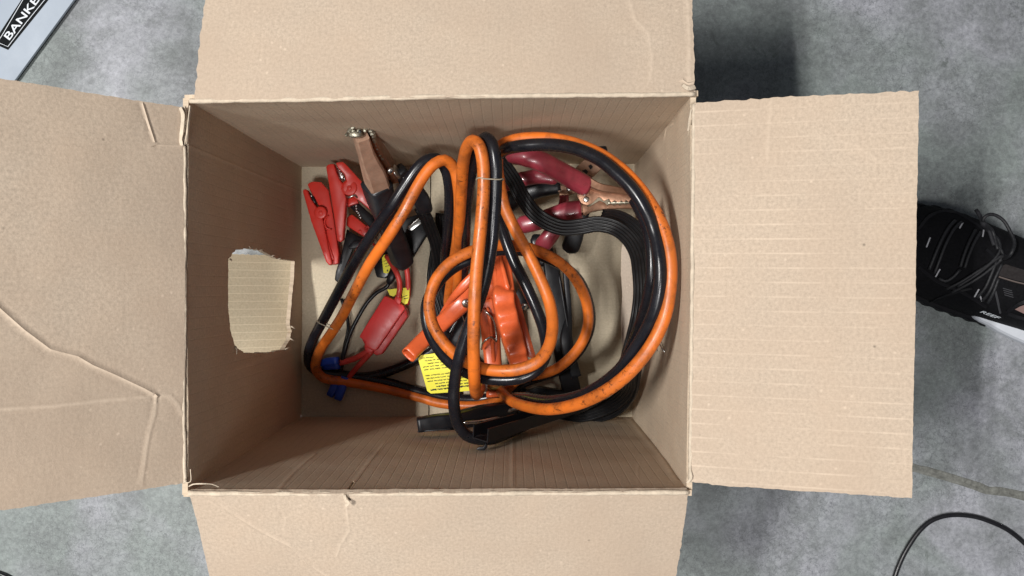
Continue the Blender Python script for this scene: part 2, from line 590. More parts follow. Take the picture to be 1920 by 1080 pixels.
def densify(poly, step, rag, seed):
    out = []
    n = len(poly)
    for i in range(n):
        a, b = Vector(poly[i]), Vector(poly[(i + 1) % n])
        d = b - a
        L = d.length
        m = max(1, int(L / step))
        nn = Vector((-d.y, d.x)) / max(L, 1e-9)
        rg = rag[i] if isinstance(rag, (list, tuple)) else rag
        for k in range(m):
            p = a + d * (k / m)
            q = 0.0
            if k:
                q = rg * (noise.noise(Vector((p.x * 260 + seed, p.y * 260, seed))) + 0.8 * noise.noise(Vector((p.x * 900, p.y * 900 + seed, 2))))
            out.append(p + nn * q)
    return out

class Plane:
    def __init__(self, A, B, C):
        self.A = A
        self.ex = (B - A).normalized()
        n = (B - A).cross(C - A).normalized()
        if n.dot(CAM - A) < 0:
            n = -n
        self.n = n
        self.ey = n.cross(self.ex)
        if self.ey.dot(C - A) < 0:
            self.ey = -self.ey
    def uv(self, px, py):
        d = ray(px, py)
        k = (self.A - CAM).dot(self.n) / d.dot(self.n)
        q = CAM + d * k - self.A
        return Vector((q.dot(self.ex), q.dot(self.ey)))
    def to3(self, u, v, w=0.0):
        return self.A + self.ex * u + self.ey * v + self.n * w

def seg_dist(p, a, b):
    ab = b - a
    t = np.clip(((p - a) @ ab) / max(ab @ ab, 1e-12), 0, 1)
    return np.linalg.norm(p - (a + t[:, None] * ab), axis=1)

def panel(name, plane, outline, mat, parent, thick=0.0042, step=0.006, rag=0.0004, holes=(), creases=(), warp=0.0008, seed=1.0, rough_hole=0.0012, uvspace=False, bend=None):
    cv = (lambda q: Vector(q)) if uvspace else (lambda q: plane.uv(*q))
    out = densify([cv(p) for p in outline], 0.003, rag, seed)
    hol = [densify([cv(p) for p in h], 0.0018, rough_hole, seed + 3) for h in holes]
    poly = np.array([tuple(p) for p in out])
    hp = [np.array([tuple(p) for p in h]) for h in hol]
    lo, hi = poly.min(0), poly.max(0)
    gx, gy = np.meshgrid(np.arange(lo[0], hi[0], step), np.arange(lo[1], hi[1], step))
    pts = np.stack([gx.ravel(), gy.ravel()], 1)
    pts = pts + np.random.default_rng(int(seed * 10)).uniform(-0.2, 0.2, pts.shape) * step
    cr = []
    extra = []
    for pl, amp, w in creases:
        q = [np.array(tuple(cv(p))) for p in pl]
        amp, w = amp * 0.48, w * 1.15
        cr.append((q, amp, w))
        for a, b in zip(q[:-1], q[1:]):
            d = b - a
            L = np.linalg.norm(d)
            nn = np.array([-d[1], d[0]]) / max(L, 1e-9)
            m = max(2, int(L / 0.002))
            for k in range(m):
                for off in (-2.2 * w, -w, 0, w, 2.2 * w):
                    extra.append(a + d * k / m + nn * off)
    if extra:
        ex = np.array(extra)
        far = np.ones(len(pts), bool)
        for q, amp, w in cr:
            for a, b in zip(q[:-1], q[1:]):
                far &= seg_dist(pts, a, b) > 2.6 * w
        pts = np.concatenate([pts[far], ex])
    keep = pip(pts, poly)
    for h in hp:
        keep &= ~pip(pts, h)
    for pl_ in [poly] + hp:
        d2 = np.full(len(pts), 9.0)
        for s in range(0, len(pl_), 64):
            dd = np.linalg.norm(pts[:, None, :] - pl_[None, s:s + 64, :], axis=2).min(1)
            d2 = np.minimum(d2, dd)
        keep &= d2 > 0.0012
    pts = pts[keep]
    allv = [Vector(p) for p in out]
    edges = [(i, (i + 1) % len(out)) for i in range(len(out))]
    for h in hol:
        o = len(allv)
        allv += [Vector(p) for p in h]
        edges += [(o + i, o + (i + 1) % len(h)) for i in range(len(h))]
    allv += [Vector(p) for p in pts]
    vv, ee, ff, *_ = delaunay_2d_cdt(allv, edges, [], 0, 1e-6)
    V = np.array([tuple(p) for p in vv])
    F = np.array([list(f) for f in ff if len(f) == 3])
    cen = V[F].mean(1)
    k = pip(cen, poly)
    for h in hp:
        k &= ~pip(cen, h)
    F = F[k]
    W = np.array([warp * noise.noise(Vector((p[0] * 9 + seed, p[1] * 9, seed))) + 0.35 * warp * noise.noise(Vector((p[0] * 30, p[1] * 30 + seed, seed))) for p in V])
    for q, amp, w in cr:
        d = np.full(len(V), 9.0)
        for a, b in zip(q[:-1], q[1:]):
            d = np.minimum(d, seg_dist(V, a, b))
        W += np.where(d < w, amp * (1 - d / w) - 0.35 * amp * (d / w), np.where(d < 2.2 * w, -0.35 * amp * (2.2 * w - d) / (1.2 * w), 0))
    CR = np.zeros(len(V))
    for q, amp, w in cr:
        d = np.full(len(V), 9.0)
        for a, b in zip(q[:-1], q[1:]):
            d = np.minimum(d, seg_dist(V, a, b))
        CR = np.maximum(CR, np.clip(1 - d / w, 0, 1) * min(1.0, amp / 0.0005))
    if bend:
        W += np.array([bend(p[0], p[1]) for p in V])
    n = len(V)
    verts = [plane.to3(V[i][0], V[i][1], W[i]) for i in range(n)] + [plane.to3(V[i][0], V[i][1], W[i] - thick) for i in range(n)]
    faces = [tuple(f) for f in F] + [(f[0] + n, f[2] + n, f[1] + n) for f in F]
    cnt = {}
    for f in F:
        for a, b in ((f[0], f[1]), (f[1], f[2]), (f[2], f[0])):
            key = (min(a, b), max(a, b))
            cnt[key] = cnt.get(key, 0) + 1
    faces += [(int(a), int(b), int(b) + n, int(a) + n) for (a, b), c in cnt.items() if c == 1]
    faces = [tuple(int(x) for x in f) for f in faces]
    uvs = [tuple(p + seed * 0.37) for p in V] * 2
    o = mesh_obj(name, verts, faces, mat, parent, True, uvs)
    o.data.set_sharp_from_angle(angle=R(50))
    at = o.data.attributes.new('crease', 'FLOAT', 'POINT')
    if len(o.data.vertices) == 2 * n:
        at.data.foreach_set('value', np.concatenate([CR, CR]).astype(np.float32))
    return o

RIM, FLO = 0.325, 0.006
box = thing('cardboard_box', 'open brown cardboard box with all four flaps folded out, holding the cables', 'box', (-0.05, 0, 0))

# bottom (two flaps meeting in a seam)
pl = Plane(P(560, 790, FLO), P(806, 790, FLO), P(560, 300, FLO))
panel('bottom_flap', pl, [(552, 796), (803, 796), (807, 296), (560, 296)], M_floor, box, 0.004, 0.008, seed=2.1, warp=0.0012)
pl = Plane(P(806, 790, FLO + 0.0012), P(1200, 790, FLO + 0.0012), P(806, 300, FLO + 0.0012))
panel('bottom_flap', pl, [(805, 796), (1204, 792), (1204, 296), (809, 296)], M_floor, box, 0.004, 0.008, seed=3.3, warp=0.0016)

# walls
HOLE = [(429, 485), (444, 468), (464, 465), (488, 469), (519, 485), (553, 489), (551, 524), (547, 560), (543, 607), (547, 622), (542, 640), (532, 656), (506, 661), (457, 662), (440, 648), (433, 622), (428, 576), (428, 524)]
pl_left = Plane(P(349, 918, RIM), P(349, 192, RIM), P(566, 545, FLO))
panel('wall', pl_left, [(351.5, 928), (352.5, 184), (574, 302), (565, 792)], M_wall_side, box, 0.0042, 0.006, holes=[HOLE], seed=4.2,
      creases=[([(350, 273), (430, 305), (500, 335), (566, 361)], 0.0007, 0.0012), ([(430, 700), (500, 668), (560, 650)], 0.0005, 0.003)])
pl_top = Plane(P(356, 188, RIM), P(1304, 178, RIM), P(880, 310, FLO))
panel('wall', pl_top, [(346, 190), (1309, 180), (1194, 311), (562, 315)], M_wall, box, 0.0042, 0.006, seed=5.6, warp=0.0012)
pl_right = Plane(P(1300, 188, RIM), P(1292, 908, RIM), P(1187, 545, FLO))
panel('wall', pl_right, [(1297.5, 178), (1288.5, 922), (1184, 786), (1187, 300)], M_wall_side, box, 0.0042, 0.006, seed=6.4, warp=0.0014,
      holes=[[(1292, 250), (1296, 226), (1297, 206), (1299, 206), (1298, 228), (1294, 250), (1291, 258)]],
      creases=[([(1262, 232), (1250, 240), (1246, 258)], 0.0012, 0.0014)])
pl_bot = Plane(P(352, 922, RIM), P(1291, 922, RIM), P(880, 781, FLO))
panel('wall', pl_bot, [(344, 920), (1297, 920), (1191, 775), (556, 782)], M_wall, box, 0.0042, 0.006, seed=7.5, warp=0.0014,
      holes=[[(647, 919), (652, 912), (661, 900), (664, 900), (658, 912), (650, 919)]],
      creases=[([(961, 924), (961, 870), (961, 815)], 0.0011, 0.0016), ([(515, 924), (545, 890), (590, 850)], 0.0010, 0.0016), ([(663, 902), (690, 868), (722, 830)], 0.0010, 0.0016),
               ([(1180, 786), (1230, 846), (1268, 902)], 0.0012, 0.0022), ([(1197, 905), (1195, 880), (1198, 866), (1220, 864)], 0.0004, 0.0010)])

# folded-out flaps
pl_lf = Plane(P(347, 905, RIM), P(347, 200, RIM), P(0, 550, 0.403))
panel('flap', pl_lf, [(346, 906), (347, 201), (268, 190), (-121, 127), (-121, 975)], M_flap, box, seed=8.1, warp=0.0016,
      rag=[0.0003, 0.0006, 0.0006, 0.0004, 0.0006],
      creases=[([(-60, 520), (0, 578), (45, 618), (95, 655), (146, 668), (175, 685), (215, 702), (270, 728), (294, 741)], 0.0019, 0.0018),
               ([(294, 742), (289, 780), (279, 812), (273, 850), (266, 898)], 0.0011, 0.0014), ([(-60, 780), (0, 768), (100, 762), (190, 752), (290, 743), (318, 742), (334, 758), (342, 782)], 0.0009, 0.0016),
               ([(268, 196), (279, 232), (291, 270)], 0.0016, 0.0011), ([(291, 271), (344, 274)], 0.0018, 0.0013)])
pl_tf = Plane(P(362, 188, RIM), P(1304, 177, RIM), P(840, 0, 0.309))
panel('flap', pl_tf, [(364, 188), (1304, 177), (1303, 150), (1299, 40), (1294, -155), (402, -155), (385, 0), (376, 60)], M_flap, box, seed=9.2, warp=0.0014,
      rag=[0.0004, 0.001, 0.0012, 0.0009, 0.0004, 0.0007, 0.0012, 0.0012],
      creases=[([(1180, 0), (1190, 38), (1215, 60), (1222, 105), (1220, 150)], 0.0006, 0.002), ([(1288, -10), (1292, 80), (1292, 150)], 0.0009, 0.0018), ([(1280, 150), (1290, 157), (1302, 155)], 0.0016, 0.0012)])
pl_bf = Plane(P(354, 926, RIM), P(1291, 924, RIM), P(830, 1080, 0.283))
panel('flap', pl_bf, [(354, 925), (1290, 923), (1287, 960), (1268, 1080), (1254, 1175), (415, 1175), (393, 1080), (372, 990)], M_flap, box, seed=10.4, warp=0.0014,
      rag=[0.0004, 0.0006, 0.0007, 0.0007, 0.0004, 0.0004, 0.0003, 0.0003],
      creases=[([(400, 935), (440, 966), (490, 996), (548, 1026), (575, 1055), (640, 1100)], 0.0020, 0.0015), ([(647, 925), (650, 958), (655, 994), (637, 1024), (630, 1045)], 0.0009, 0.0011), ([(570, 958), (535, 970), (533, 1000)], 0.0004, 0.0012)])
pl_rf = Plane(P(1301, 192, RIM), P(1294, 905, RIM), P(1717, 550, 0.364))
panel('flap', pl_rf, [(1302, 193), (1296, 903), (1360, 911), (1710, 934), (1723, 170), (1500, 181)], M_flap_lined, box, seed=11.7, warp=0.0012,
      rag=[0.0004, 0.0009, 0.0006, 0.0004, 0.0008, 0.0012],
      creases=[([(1446, 190), (1442, 230), (1438, 300)], 0.0005, 0.0016), ([(1540, 260), (1600, 270), (1640, 300)], 0.0004, 0.002)])

# scuffed folds between walls and flaps
M_fold = simple('scuffed_fold', (0.55, 0.46, 0.355), 0.85, var=0.15, scale=220, bump=0.0005, spec=0.2)
def fold(pts, r):
    path, _ = smooth_path(PP(pts), 0.003)
    path = [p + Vector((0.0004 * noise.noise(p * 90), 0.0004 * noise.noise(p * 80 + Vector((3, 0, 0))), 0.0005 * noise.noise(p * 70))) for p in path]
    def s(i, n):
        q = r * (1 + 0.25 * noise.noise(path[i] * 160))
        return circ(q, 8)
    sweep('fold', path, s, M_fold, box)
fold([(356, 189.5, RIM - 0.0015), (600, 186, RIM - 0.0015), (840, 181, RIM - 0.0015), (1302, 177, RIM - 0.0015)], 0.0019)
fold([(354, 924.5, RIM - 0.0015), (640, 926, RIM - 0.0015), (960, 925, RIM - 0.0015), (1290, 923, RIM - 0.0015)], 0.0019)
fold([(1301, 196, RIM - 0.001), (1298, 540, RIM - 0.001), (1294.5, 904, RIM - 0.001)], 0.0016)
fold([(346, 275, RIM - 0.001), (346, 600, RIM - 0.001), (344, 760, RIM - 0.001), (347, 905, RIM - 0.001)], 0.0016)
# torn ply strips at the left corner and frayed bits
def strip(pts, w, t, mat, ref=Vector((0, 0, 1))):
    path, _ = smooth_path(PP(pts), 0.002)
    def s(i, n):
        a = w * (1 + 0.4 * noise.noise(path[i] * 200))
        return [(-a, -t), (a, -t), (a, t), (-a, t)]
    sweep('torn_ply', path, s, mat, box, ref, smooth=False)
strip([(338, 202, .327), (343, 215, .329), (341, 245, .329), (339, 262, .328), (341, 273, .327)], 0.0012, 0.0004, M_fold)
strip([(347, 200, .324), (350, 225, .326), (351, 250, .326), (348, 271, .325)], 0.0009, 0.0004, M_fold, Vector((1, 0, .4)))
strip([(357, 199, .324), (354, 225, .327), (352, 250, .326), (351, 270, .324)], 0.0009, 0.0003, M_fold, Vector((1, 0, .2)))
strip([(354, 912, .325), (362, 908, .327), (380, 907, .327), (398, 908, .322), (410, 913, .318)], 0.0004, 0.0002, M_fold)
strip([(345, 900, .327), (350, 905, .328), (357, 903, .327), (357, 880, .322)], 0.0003, 0.0002, M_fold)
strip([(1280, 160, .327), (1290, 166, .329), (1303, 163, .326)], 0.0014, 0.0004, M_fold)
strip([(1296, 205, .326), (1293, 222, .324), (1290, 245, .318)], 0.0007, 0.0003, M_fold)
strip([(1288, 905, .326), (1295, 897, .328), (1293, 875, .326), (1296, 850, .325)], 0.0008, 0.0003, M_fold)
strip([(646, 928, .328), (648, 938, .327), (654, 943, .328), (648, 948, .327)], 0.0010, 0.0003, M_fold)
# ragged lips round the torn hole
for k, (x, y, x2, y2) in enumerate([(466, 466, 461, 462), (484, 470, 489, 466), (508, 480, 511, 477), (520, 486, 523, 482), (545, 612, 549, 618), (543, 635, 548, 641), (440, 650, 437, 664), (430, 486, 427, 490), (533, 655, 540, 650)]):
    a, b = pl_left.uv(x, y), pl_left.uv(x2, y2)
    pa, pb = pl_left.to3(a.x, a.y, 0.0008), pl_left.to3(b.x, b.y, 0.003)
    sweep('torn_ply', [pa, (pa + pb) / 2 + Vector((0.0008, 0, 0)), pb], lambda i, n: circ(0.0009 * (1 - 0.3 * i), 5), M_fold, box)

# the hand-hole piece pushed outwards on the left, and one pushed inwards on the right
hx = pl_left.A.x - 0.0055
A = Vector((hx, 0.036, 0.020))
B = Vector((hx, -0.076, 0.020))
C = Vector((hx - 0.170, 0.036, 0.020 + 0.105))
pl_out = Plane(A, B, C)
panel('torn_hand_hole_piece', pl_out, [(0, 0), (0.112, 0), (0.114, 0.06), (0.103, 0.10), (0.100, 0.13), (0.094, 0.17), (0.02, 0.175), (0.010, 0.12), (-0.001, 0.09)], M_torn, box, 0.0035, 0.006,
      rag=0.001, seed=12.2, uvspace=True, warp=0.0012)
A = P(1222, 440, 0.12)
B = P(1222, 660, 0.12)
C = P(1168, 550, 0.065)
pl_in = Plane(A, B, C)
panel('torn_hand_hole_piece', pl_in, [(1226, 440), (1190, 444), (1170, 448), (1165, 470), (1164, 510), (1166, 555), (1163, 600), (1165, 640), (1171, 655), (1200, 648), (1226, 640)], M_fresh, box, 0.0035, 0.005,
      rag=0.0011, seed=13.3, warp=0.001)
# staple in the right wall
st = [pl_right.to3(*pl_right.uv(x, y), w) for x, y, w in [(1232, 657, 0.0), (1232, 657, 0.003), (1238, 634, 0.0035), (1245, 652, 0.002), (1246, 660, 0.0)]]
sweep('staple', st, lambda i, n: circ(0.0008, 6), M_steel, box)

# ------------------------------------------------------------------ heavy orange and black jumper cable
hv = thing('jumper_cable', 'thick glossy orange and black jumper cable coiled on top, with orange plastic clamps', 'jumper cable', (0, 0, FLO))
O = [(908, 690, .05), (902, 722, .08), (895, 739, .13), (891, 732, .185), (889, 700, .222), (888, 640, .24), (890, 560, .25), (895, 490, .252), (902, 420, .254), (907, 350, .256), (905, 300, .258), (898, 273, .258), (887, 264, .252), (876, 276, .24),
     (869, 305, .22), (866, 345, .195), (863, 400, .16), (861, 450, .12), (859, 500, .085), (857, 545, .05), (850, 585, .022), (842, 575, .02), (845, 530, .05), (851, 490, .085), (857, 450, .115), (861, 400, .14), (859, 350, .158), (851, 315, .168), (834, 300, .175), (815, 307, .178), (798, 325, .178),
     (784, 347, .178), (757, 397, .176), (729, 442, .168), (695, 492, .148), (665, 547, .12), (642, 592, .092), (623, 622, .07), (604, 650, .048), (594, 672, .035), (592, 692, .026), (606, 708, .02), (651, 716, .016), (718, 728, .0145), (790, 746, .0145),
     (820, 755, .016), (860, 760, .018), (899, 760, .022), (928, 752, .03), (948, 733, .042), (975, 710, .055), (1012, 702, .068), (1047, 689, .08), (1085, 652, .092), (1102, 612, .10), (1100, 570, .108), (1083, 529, .12), (1058, 499, .13), (1025, 478, .14), (985, 464, .148), (935, 460, .155),
     (885, 471, .165), (845, 492, .168), (817, 525, .17), (805, 565, .172), (810, 605, .176), (830, 640, .182), (858, 668, .19), (895, 688, .205), (935, 695, .215), (975, 692, .22), (1008, 678, .222), (1028, 652, .218), (1036, 615, .21), (1031, 570, .20), (1014, 525, .195), (990, 475, .19), (963, 425, .188), (946, 388, .188),
     (937, 345, .19), (932, 305, .20), (938, 276, .212), (960, 264, .222), (1000, 259, .232), (1060, 265, .245), (1120, 287, .258), (1170, 322, .268), (1213, 372, .277), (1242, 425, .285), (1256, 480, .290), (1256, 540, .290), (1244, 600, .288), (1214, 658, .284), (1165, 712, .272), (1105, 749, .25), (1035, 767, .205), (980, 760, .15), (950, 745, .10), (930, 718, .06), (925, 690, .045)]
cable('orange_cable', O, 0.0054, M_orange, hv, 18, 0.0035)
B_ = [(985, 798, .10), (945, 815, .15), (922, 823, .172), (900, 824, .180), (875, 816, .184), (858, 793, .19), (851, 756, .198), (853, 712, .205), (862, 667, .214), (877, 618, .22), (895, 572, .226), (908, 532, .232), (917, 490, .238), (924, 440, .244), (928, 387, .248), (930, 337, .252), (929, 300, .255), (923, 272, .254), (911, 259, .246),
      (898, 275, .232), (887, 305, .212), (879, 345, .188), (874, 390, .16), (872, 445, .125), (870, 490, .09), (866, 535, .055), (855, 565, .03), (838, 550, .024), (835, 510, .045), (836, 470, .08), (840, 430, .11), (843, 387, .135), (842, 345, .155), (834, 314, .166), (818, 297, .173), (799, 301, .175), (782, 316, .175),
      (760, 347, .172), (734, 387, .166), (697, 440, .148), (661, 498, .12), (632, 552, .094), (608, 597, .07), (587, 637, .046), (578, 665, .032), (582, 686, .022), (600, 698, .016), (651, 704, .0125), (700, 712, .012), (734, 719, .012), (790, 735, .0125), (845, 746, .014),
      (900, 748, .016), (945, 737, .024), (985, 716, .04), (1014, 706, .055), (1050, 692, .066), (1088, 655, .078), (1106, 613, .086), (1104, 570, .094), (1086, 527, .106), (1060, 502, .118), (1025, 484, .128), (985, 471, .136), (935, 470, .144),
      (890, 484, .152), (850, 503, .154), (820, 532, .156), (800, 570, .158), (801, 610, .16), (818, 648, .166), (847, 682, .176), (895, 706, .192), (940, 712, .20), (980, 708, .204), (1010, 690, .204), (1024, 660, .198), (1020, 620, .19), (1006, 580, .184), (986, 535, .18), (966, 495, .178), (948, 450, .176), (936, 405, .172), (930, 360, .172), (928, 315, .185), (938, 288, .205), (962, 276, .232),
      (1024, 271, .246), (1076, 278, .259), (1122, 298, .27), (1153, 322, .277), (1184, 353, .283), (1208, 389, .286), (1226, 432, .286), (1237, 486, .291), (1238, 530, .291), (1228, 582, .286), (1203, 635, .275), (1158, 697, .255), (1103, 736, .23), (1035, 752, .185), (985, 746, .13), (960, 750, .08), (985, 775, .05)]
cable('black_cable', B_, 0.0054, M_black, hv, 16, 0.0035)
cable('black_cable', [(600, 700, .012), (650, 706, .0115), (690, 706, .0115), (730, 696, .0115), (765, 682, .0115), (800, 664, .012), (835, 640, .013), (862, 600, .014), (900, 600, .014)], 0.0053, M_black, hv)
cable('black_cable', [(1190, 375, .235), (1212, 420, .245), (1221, 465, .25), (1222, 520, .25), (1212, 575, .24), (1192, 630, .22), (1165, 690, .17), (1130, 740, .10), (1080, 770, .05)], 0.0053, M_black, hv)

def tie(c1, c2, d, r=0.0060):
    """twist of wire binding the pair: a flattened ring round both cables"""
    a, b = P(*c1), P(*c2)
    ax = (b - a).normalized()
    t = Vector((d[0], d[1], 0)).normalized()
    t = (t - ax * t.dot(ax)).normalized()
    up = ax.cross(t)
    pts = []
    for k in range(25):
        th = 2 * math.pi * k / 24
        cx = b if math.cos(th) > 0 else a
        pts.append(cx + ax * r * math.cos(th) + up * r * math.sin(th) + t * 0.0006 * math.sin(3 * th))
    sweep('wire_tie', pts, lambda i, n: circ(0.0006, 6), M_tie, hv)
tie((604, 606, .076), (628, 616, .075), (24, 45))
tie((907, 336, .256), (930, 337, .252), (0, 1))

# orange clamp seen end on: ribbed grip with a narrow neck
def child_empty(name, parent, loc):
    o = bpy.data.objects.new(name, None)
    o.empty_display_size = 0.01
    o.location = loc
    link(o, parent)
    return o
c1 = child_empty('orange_clamp', hv, P(945, 580, .03))
def ribbed_handle():
    # centre line along the grip; waves across it like finger grooves
    pts = [(931, 462, .085), (941, 515, .10), (944, 545, .108), (943, 556, .112), (950, 595, .118), (962, 640, .118), (974, 684, .108)]
    dims = [(.0065, .008), (.0105, .009), (.0105, .009), (.0110, .010), (.0108, .011), (.0105, .011), (.0092, .010)]
    path, v = smooth_path(PP(pts), 0.0015, dims)
    n = len(path)
    def sect(i, n):
        w, h = v[i]
        f = i / (n - 1)
        wob = 0.0
        if f > 0.42:
            wob = 0.0020 * math.sin((f - 0.42) / 0.58 * 4.3 * 2 * math.pi)
        out = []
        k = 24
        for j in range(k):
            a = 2 * math.pi * j / k
            c, s = math.cos(a), math.sin(a)
            out.append((w * math.copysign(abs(c) ** (2 / 6), c), h * math.copysign(abs(s) ** (2 / 6), s) + (wob if s > 0.2 else 0)))
        return out
    sweep('handle', path, sect, M_oplastic, c1, Vector((0.12, 0, 1))).data.set_sharp_from_angle(angle=R(32))
ribbed_handle()
grip('neck_rib', [(934, 466, .098), (944, 508, .112), (953, 545, .118)], [(.0012, .0022), (.0024, .0035), (.0030, .0035)], M_oplastic, c1)
grip('neck_rib', [(929, 500, .105), (931, 530, .112), (934, 552, .118)], [(.0010, .002), (.0014, .0022), (.0016, .0022)], M_oplastic, c1)
prism('side_plate', [(963, 540), (974, 562), (1004, 666), (998, 672), (988, 668), (968, 590), (958, 552)], .085, .012, M_oplastic, c1, 0.0008)
grip('handle', [(912, 560, .075), (918, 600, .07), (922, 650, .06), (926, 700, .062), (928, 745, .068)], [(.009, .007), (.0105, .008), (.0098, .009), (.0090, .009), (.0092, .009)], M_oplastic, c1, power=4, rounded=(False, False))
grip('jaw', [(928, 478, .085), (925, 510, .08), (915, 560, .07)], [(.004, .006), (.006, .009), (.009, .008)], M_oplastic, c1, power=3)
grip('inner_rail', [(914, 575, .083), (921, 620, .08), (926, 682, .066)], [(.0018, .003), (.0022, .003), (.0022, .003)], M_oplastic, c1)
sp, _ = smooth_path(PP([(903, 655, .075), (908, 640, .09), (920, 632, .09), (930, 640, .08), (925, 600, .085), (912, 585, .088), (906, 578, .08)]), 0.002)
sweep('spring', sp, lambda i, n: circ(0.0011, 8), M_steel, c1)
sp, _ = smooth_path(PP([(975, 578, .075), (981, 571, .085), (987, 572, .085), (984, 580, .07)]), 0.002)
sweep('spring', sp, lambda i, n: circ(0.0011, 8), M_steel, c1)
disc('brass_ferrule', P(928, 724, .074), 0.0088, 0.004, simple('brass', (0.55, 0.42, 0.14), 0.35, 0.9, var=0.2, scale=150), c1, Vector((0, 1, .5)))
prism('steel_strap', [(899, 712), (914, 716), (914, 734), (899, 738)], .085, .004, M_steel, c1, 0.0006)

c2 = child_empty('orange_clamp', hv, P(840, 600, .02))
# second orange clamp: hollow sheath tapering to an open end
def hollow(name, pts, dims, wall, mat, parent):
    path, v = smooth_path(PP(pts), 0.003, dims)
    k = 24
    verts, faces = [], []
    n = len(path)
    rings = [(i, 0.0) for i in range(n)] + [(i, wall) for i in range(n - 1, n - 9, -1)]
    ref = Vector((0, 0, 1))
    for i, ins in rings:
        t = (path[min(i + 1, n - 1)] - path[max(i - 1, 0)]).normalized()
        u = (ref - t * ref.dot(t)).normalized()
        s = t.cross(u)
        w, h = v[i]
        for j in range(k):
            a = 2 * math.pi * j / k
            c, q = math.cos(a), math.sin(a)
            verts.append(path[i] + s * (w - ins) * math.copysign(abs(c) ** (2 / 3.2), c) + u * (h - ins) * math.copysign(abs(q) ** (2 / 3.2), q))
    for r in range(len(rings) - 1):
        for j in range(k):
            j2 = (j + 1) % k
            faces.append((r * k + j, r * k + j2, (r + 1) * k + j2, (r + 1) * k + j))
    faces.append(tuple(range(k)))
    return mesh_obj(name, verts, faces, mat, parent, True)
hollow('handle', [(915, 520, .075), (893, 545, .072), (868, 567, .066), (835, 600, .068), (800, 632, .078), (766, 666, .094)], [(.017, .011), (.016, .011), (.0105, .010), (.0088, .0088), (.0085, .008), (.0082, .0078)], 0.0012, M_oplastic, c2)
grip('web', [(893, 510, .084), (870, 535, .082), (845, 562, .074), (825, 590, .06)], [(.004, .003), (.005, .003), (.003, .003), (.001, .002)], M_oplastic, c2)
grip('handle', [(905, 560, .05), (870, 610, .04), (850, 650, .035)], [(.010, .008), (.009, .008), (.008, .008)], M_blackgrip, c2)
disc('rivet', P(874, 568, .078), 0.005, 0.003, M_steel, c2, Vector((.3, -.3, 1)))
prism('metal_plate', [(832, 622), (846, 626), (853, 646), (842, 652), (822, 660), (800, 664), (812, 650)], .03, .003, M_blackgrip, c2, 0.0005)
sp, _ = smooth_path(PP([(858, 572, .075), (866, 590, .07), (872, 606, .065)]), 0.002)
sweep('spring', sp, lambda i, n: circ(0.0006, 6), M_steel, c2)

# black clamp pushed against the near wall
c3 = child_empty('black_clamp', hv, P(940, 800, .03))
def channel(name, a, b, w, d, t, mat, parent, roll):
    """open U-section from a to b (px,px,h)"""
    pa, pb = P(*a), P(*b)
    prof = [(-w, d), (-w, 0), (w, 0), (w, d), (w - t, d), (w - t, t), (-w + t, t), (-w + t, d)]
    n = 12
    path = [pa.lerp(pb, i / (n - 1)) for i in range(n)]
    return sweep(name, path, lambda i, n: [(x * (1 - 0.25 * i / n), y * (1 - 0.2 * i / n)) for x, y in prof], mat, parent, roll, smooth=False)
channel('handle', (900, 826, .193), (1085, 768, .06), .0090, .013, .0012, M_blackpl, c3, Vector((-.25, 1.0, 0.55)))
prism('handle_lip', [(893, 842), (898, 838), (906, 838), (911, 831), (914, 838), (909, 845), (897, 845)], .198, .003, M_blackpl, c3, 0.0006)
grip('handle', [(783, 797, .122), (815, 792, .120), (850, 789, .115), (905, 778, .09), (960, 768, .06)], [(.0070, .008), (.0077, .008), (.0083, .009), (.010, .009), (.009, .009)], M_blackpl, c3, power=7, rounded=(False, False))
prism('handle_edge', [(783, 808), (845, 803), (846, 806), (783, 811)], .129, .004, M_blackpl, c3, 0.0006)
grip('steel_rail', [(868, 793, .13), (900, 790, .122), (938, 783, .11)], [(.0016, .001), (.0016, .001), (.0016, .001)], M_steel, c3)
grip('steel_rail', [(952, 772, .10), (962, 767, .10), (975, 767, .096)], [(.002, .0012), (.002, .0012), (.001, .001)], M_steel, c3)
prism('jaw', [(960, 742), (1010, 726), (1060, 734), (1075, 752), (1050, 764), (985, 766)], .03, .014, M_blackpl, c3, 0.0015)
disc('rivet', P(1018, 741, .031), 0.003, 0.0012, M_blackgrip, c3)

# black clamp lying in the middle of the coil
c4 = child_empty('black_clamp', hv, P(1050, 620, .02))
grip('handle', [(1030, 480, .03), (1042, 560, .034), (1056, 660, .03), (1074, 742, .022)], [(.008, .006), (.0098, .007), (.0108, .008), (.0105, .007)], M_blackpl, c4, power=6, rounded=(False, True))
grip('handle', [(1060, 505, .032), (1066, 590, .038), (1062, 640, .045), (1080, 705, .04)], [(.003, .004), (.0035, .005), (.0072, .007), (.0058, .006)], M_blackgrip, c4, power=5, rounded=(False, False))
grip('edge_rail', [(1048, 515, .043), (1062, 600, .047), (1072, 655, .043)], [(.0009, .001), (.0009, .001), (.0009, .001)], M_blackgrip, c4)
grip('jaw', [(1028, 500, .03), (1018, 470, .03), (1000, 440, .03)], [(.010, .006), (.011, .006), (.006, .005)], M_blackpl, c4, power=4)
prism('jaw', [(972, 540), (984, 560), (1000, 575), (985, 582), (972, 580), (962, 560)], .04, .01, M_blackpl, c4, 0.001)

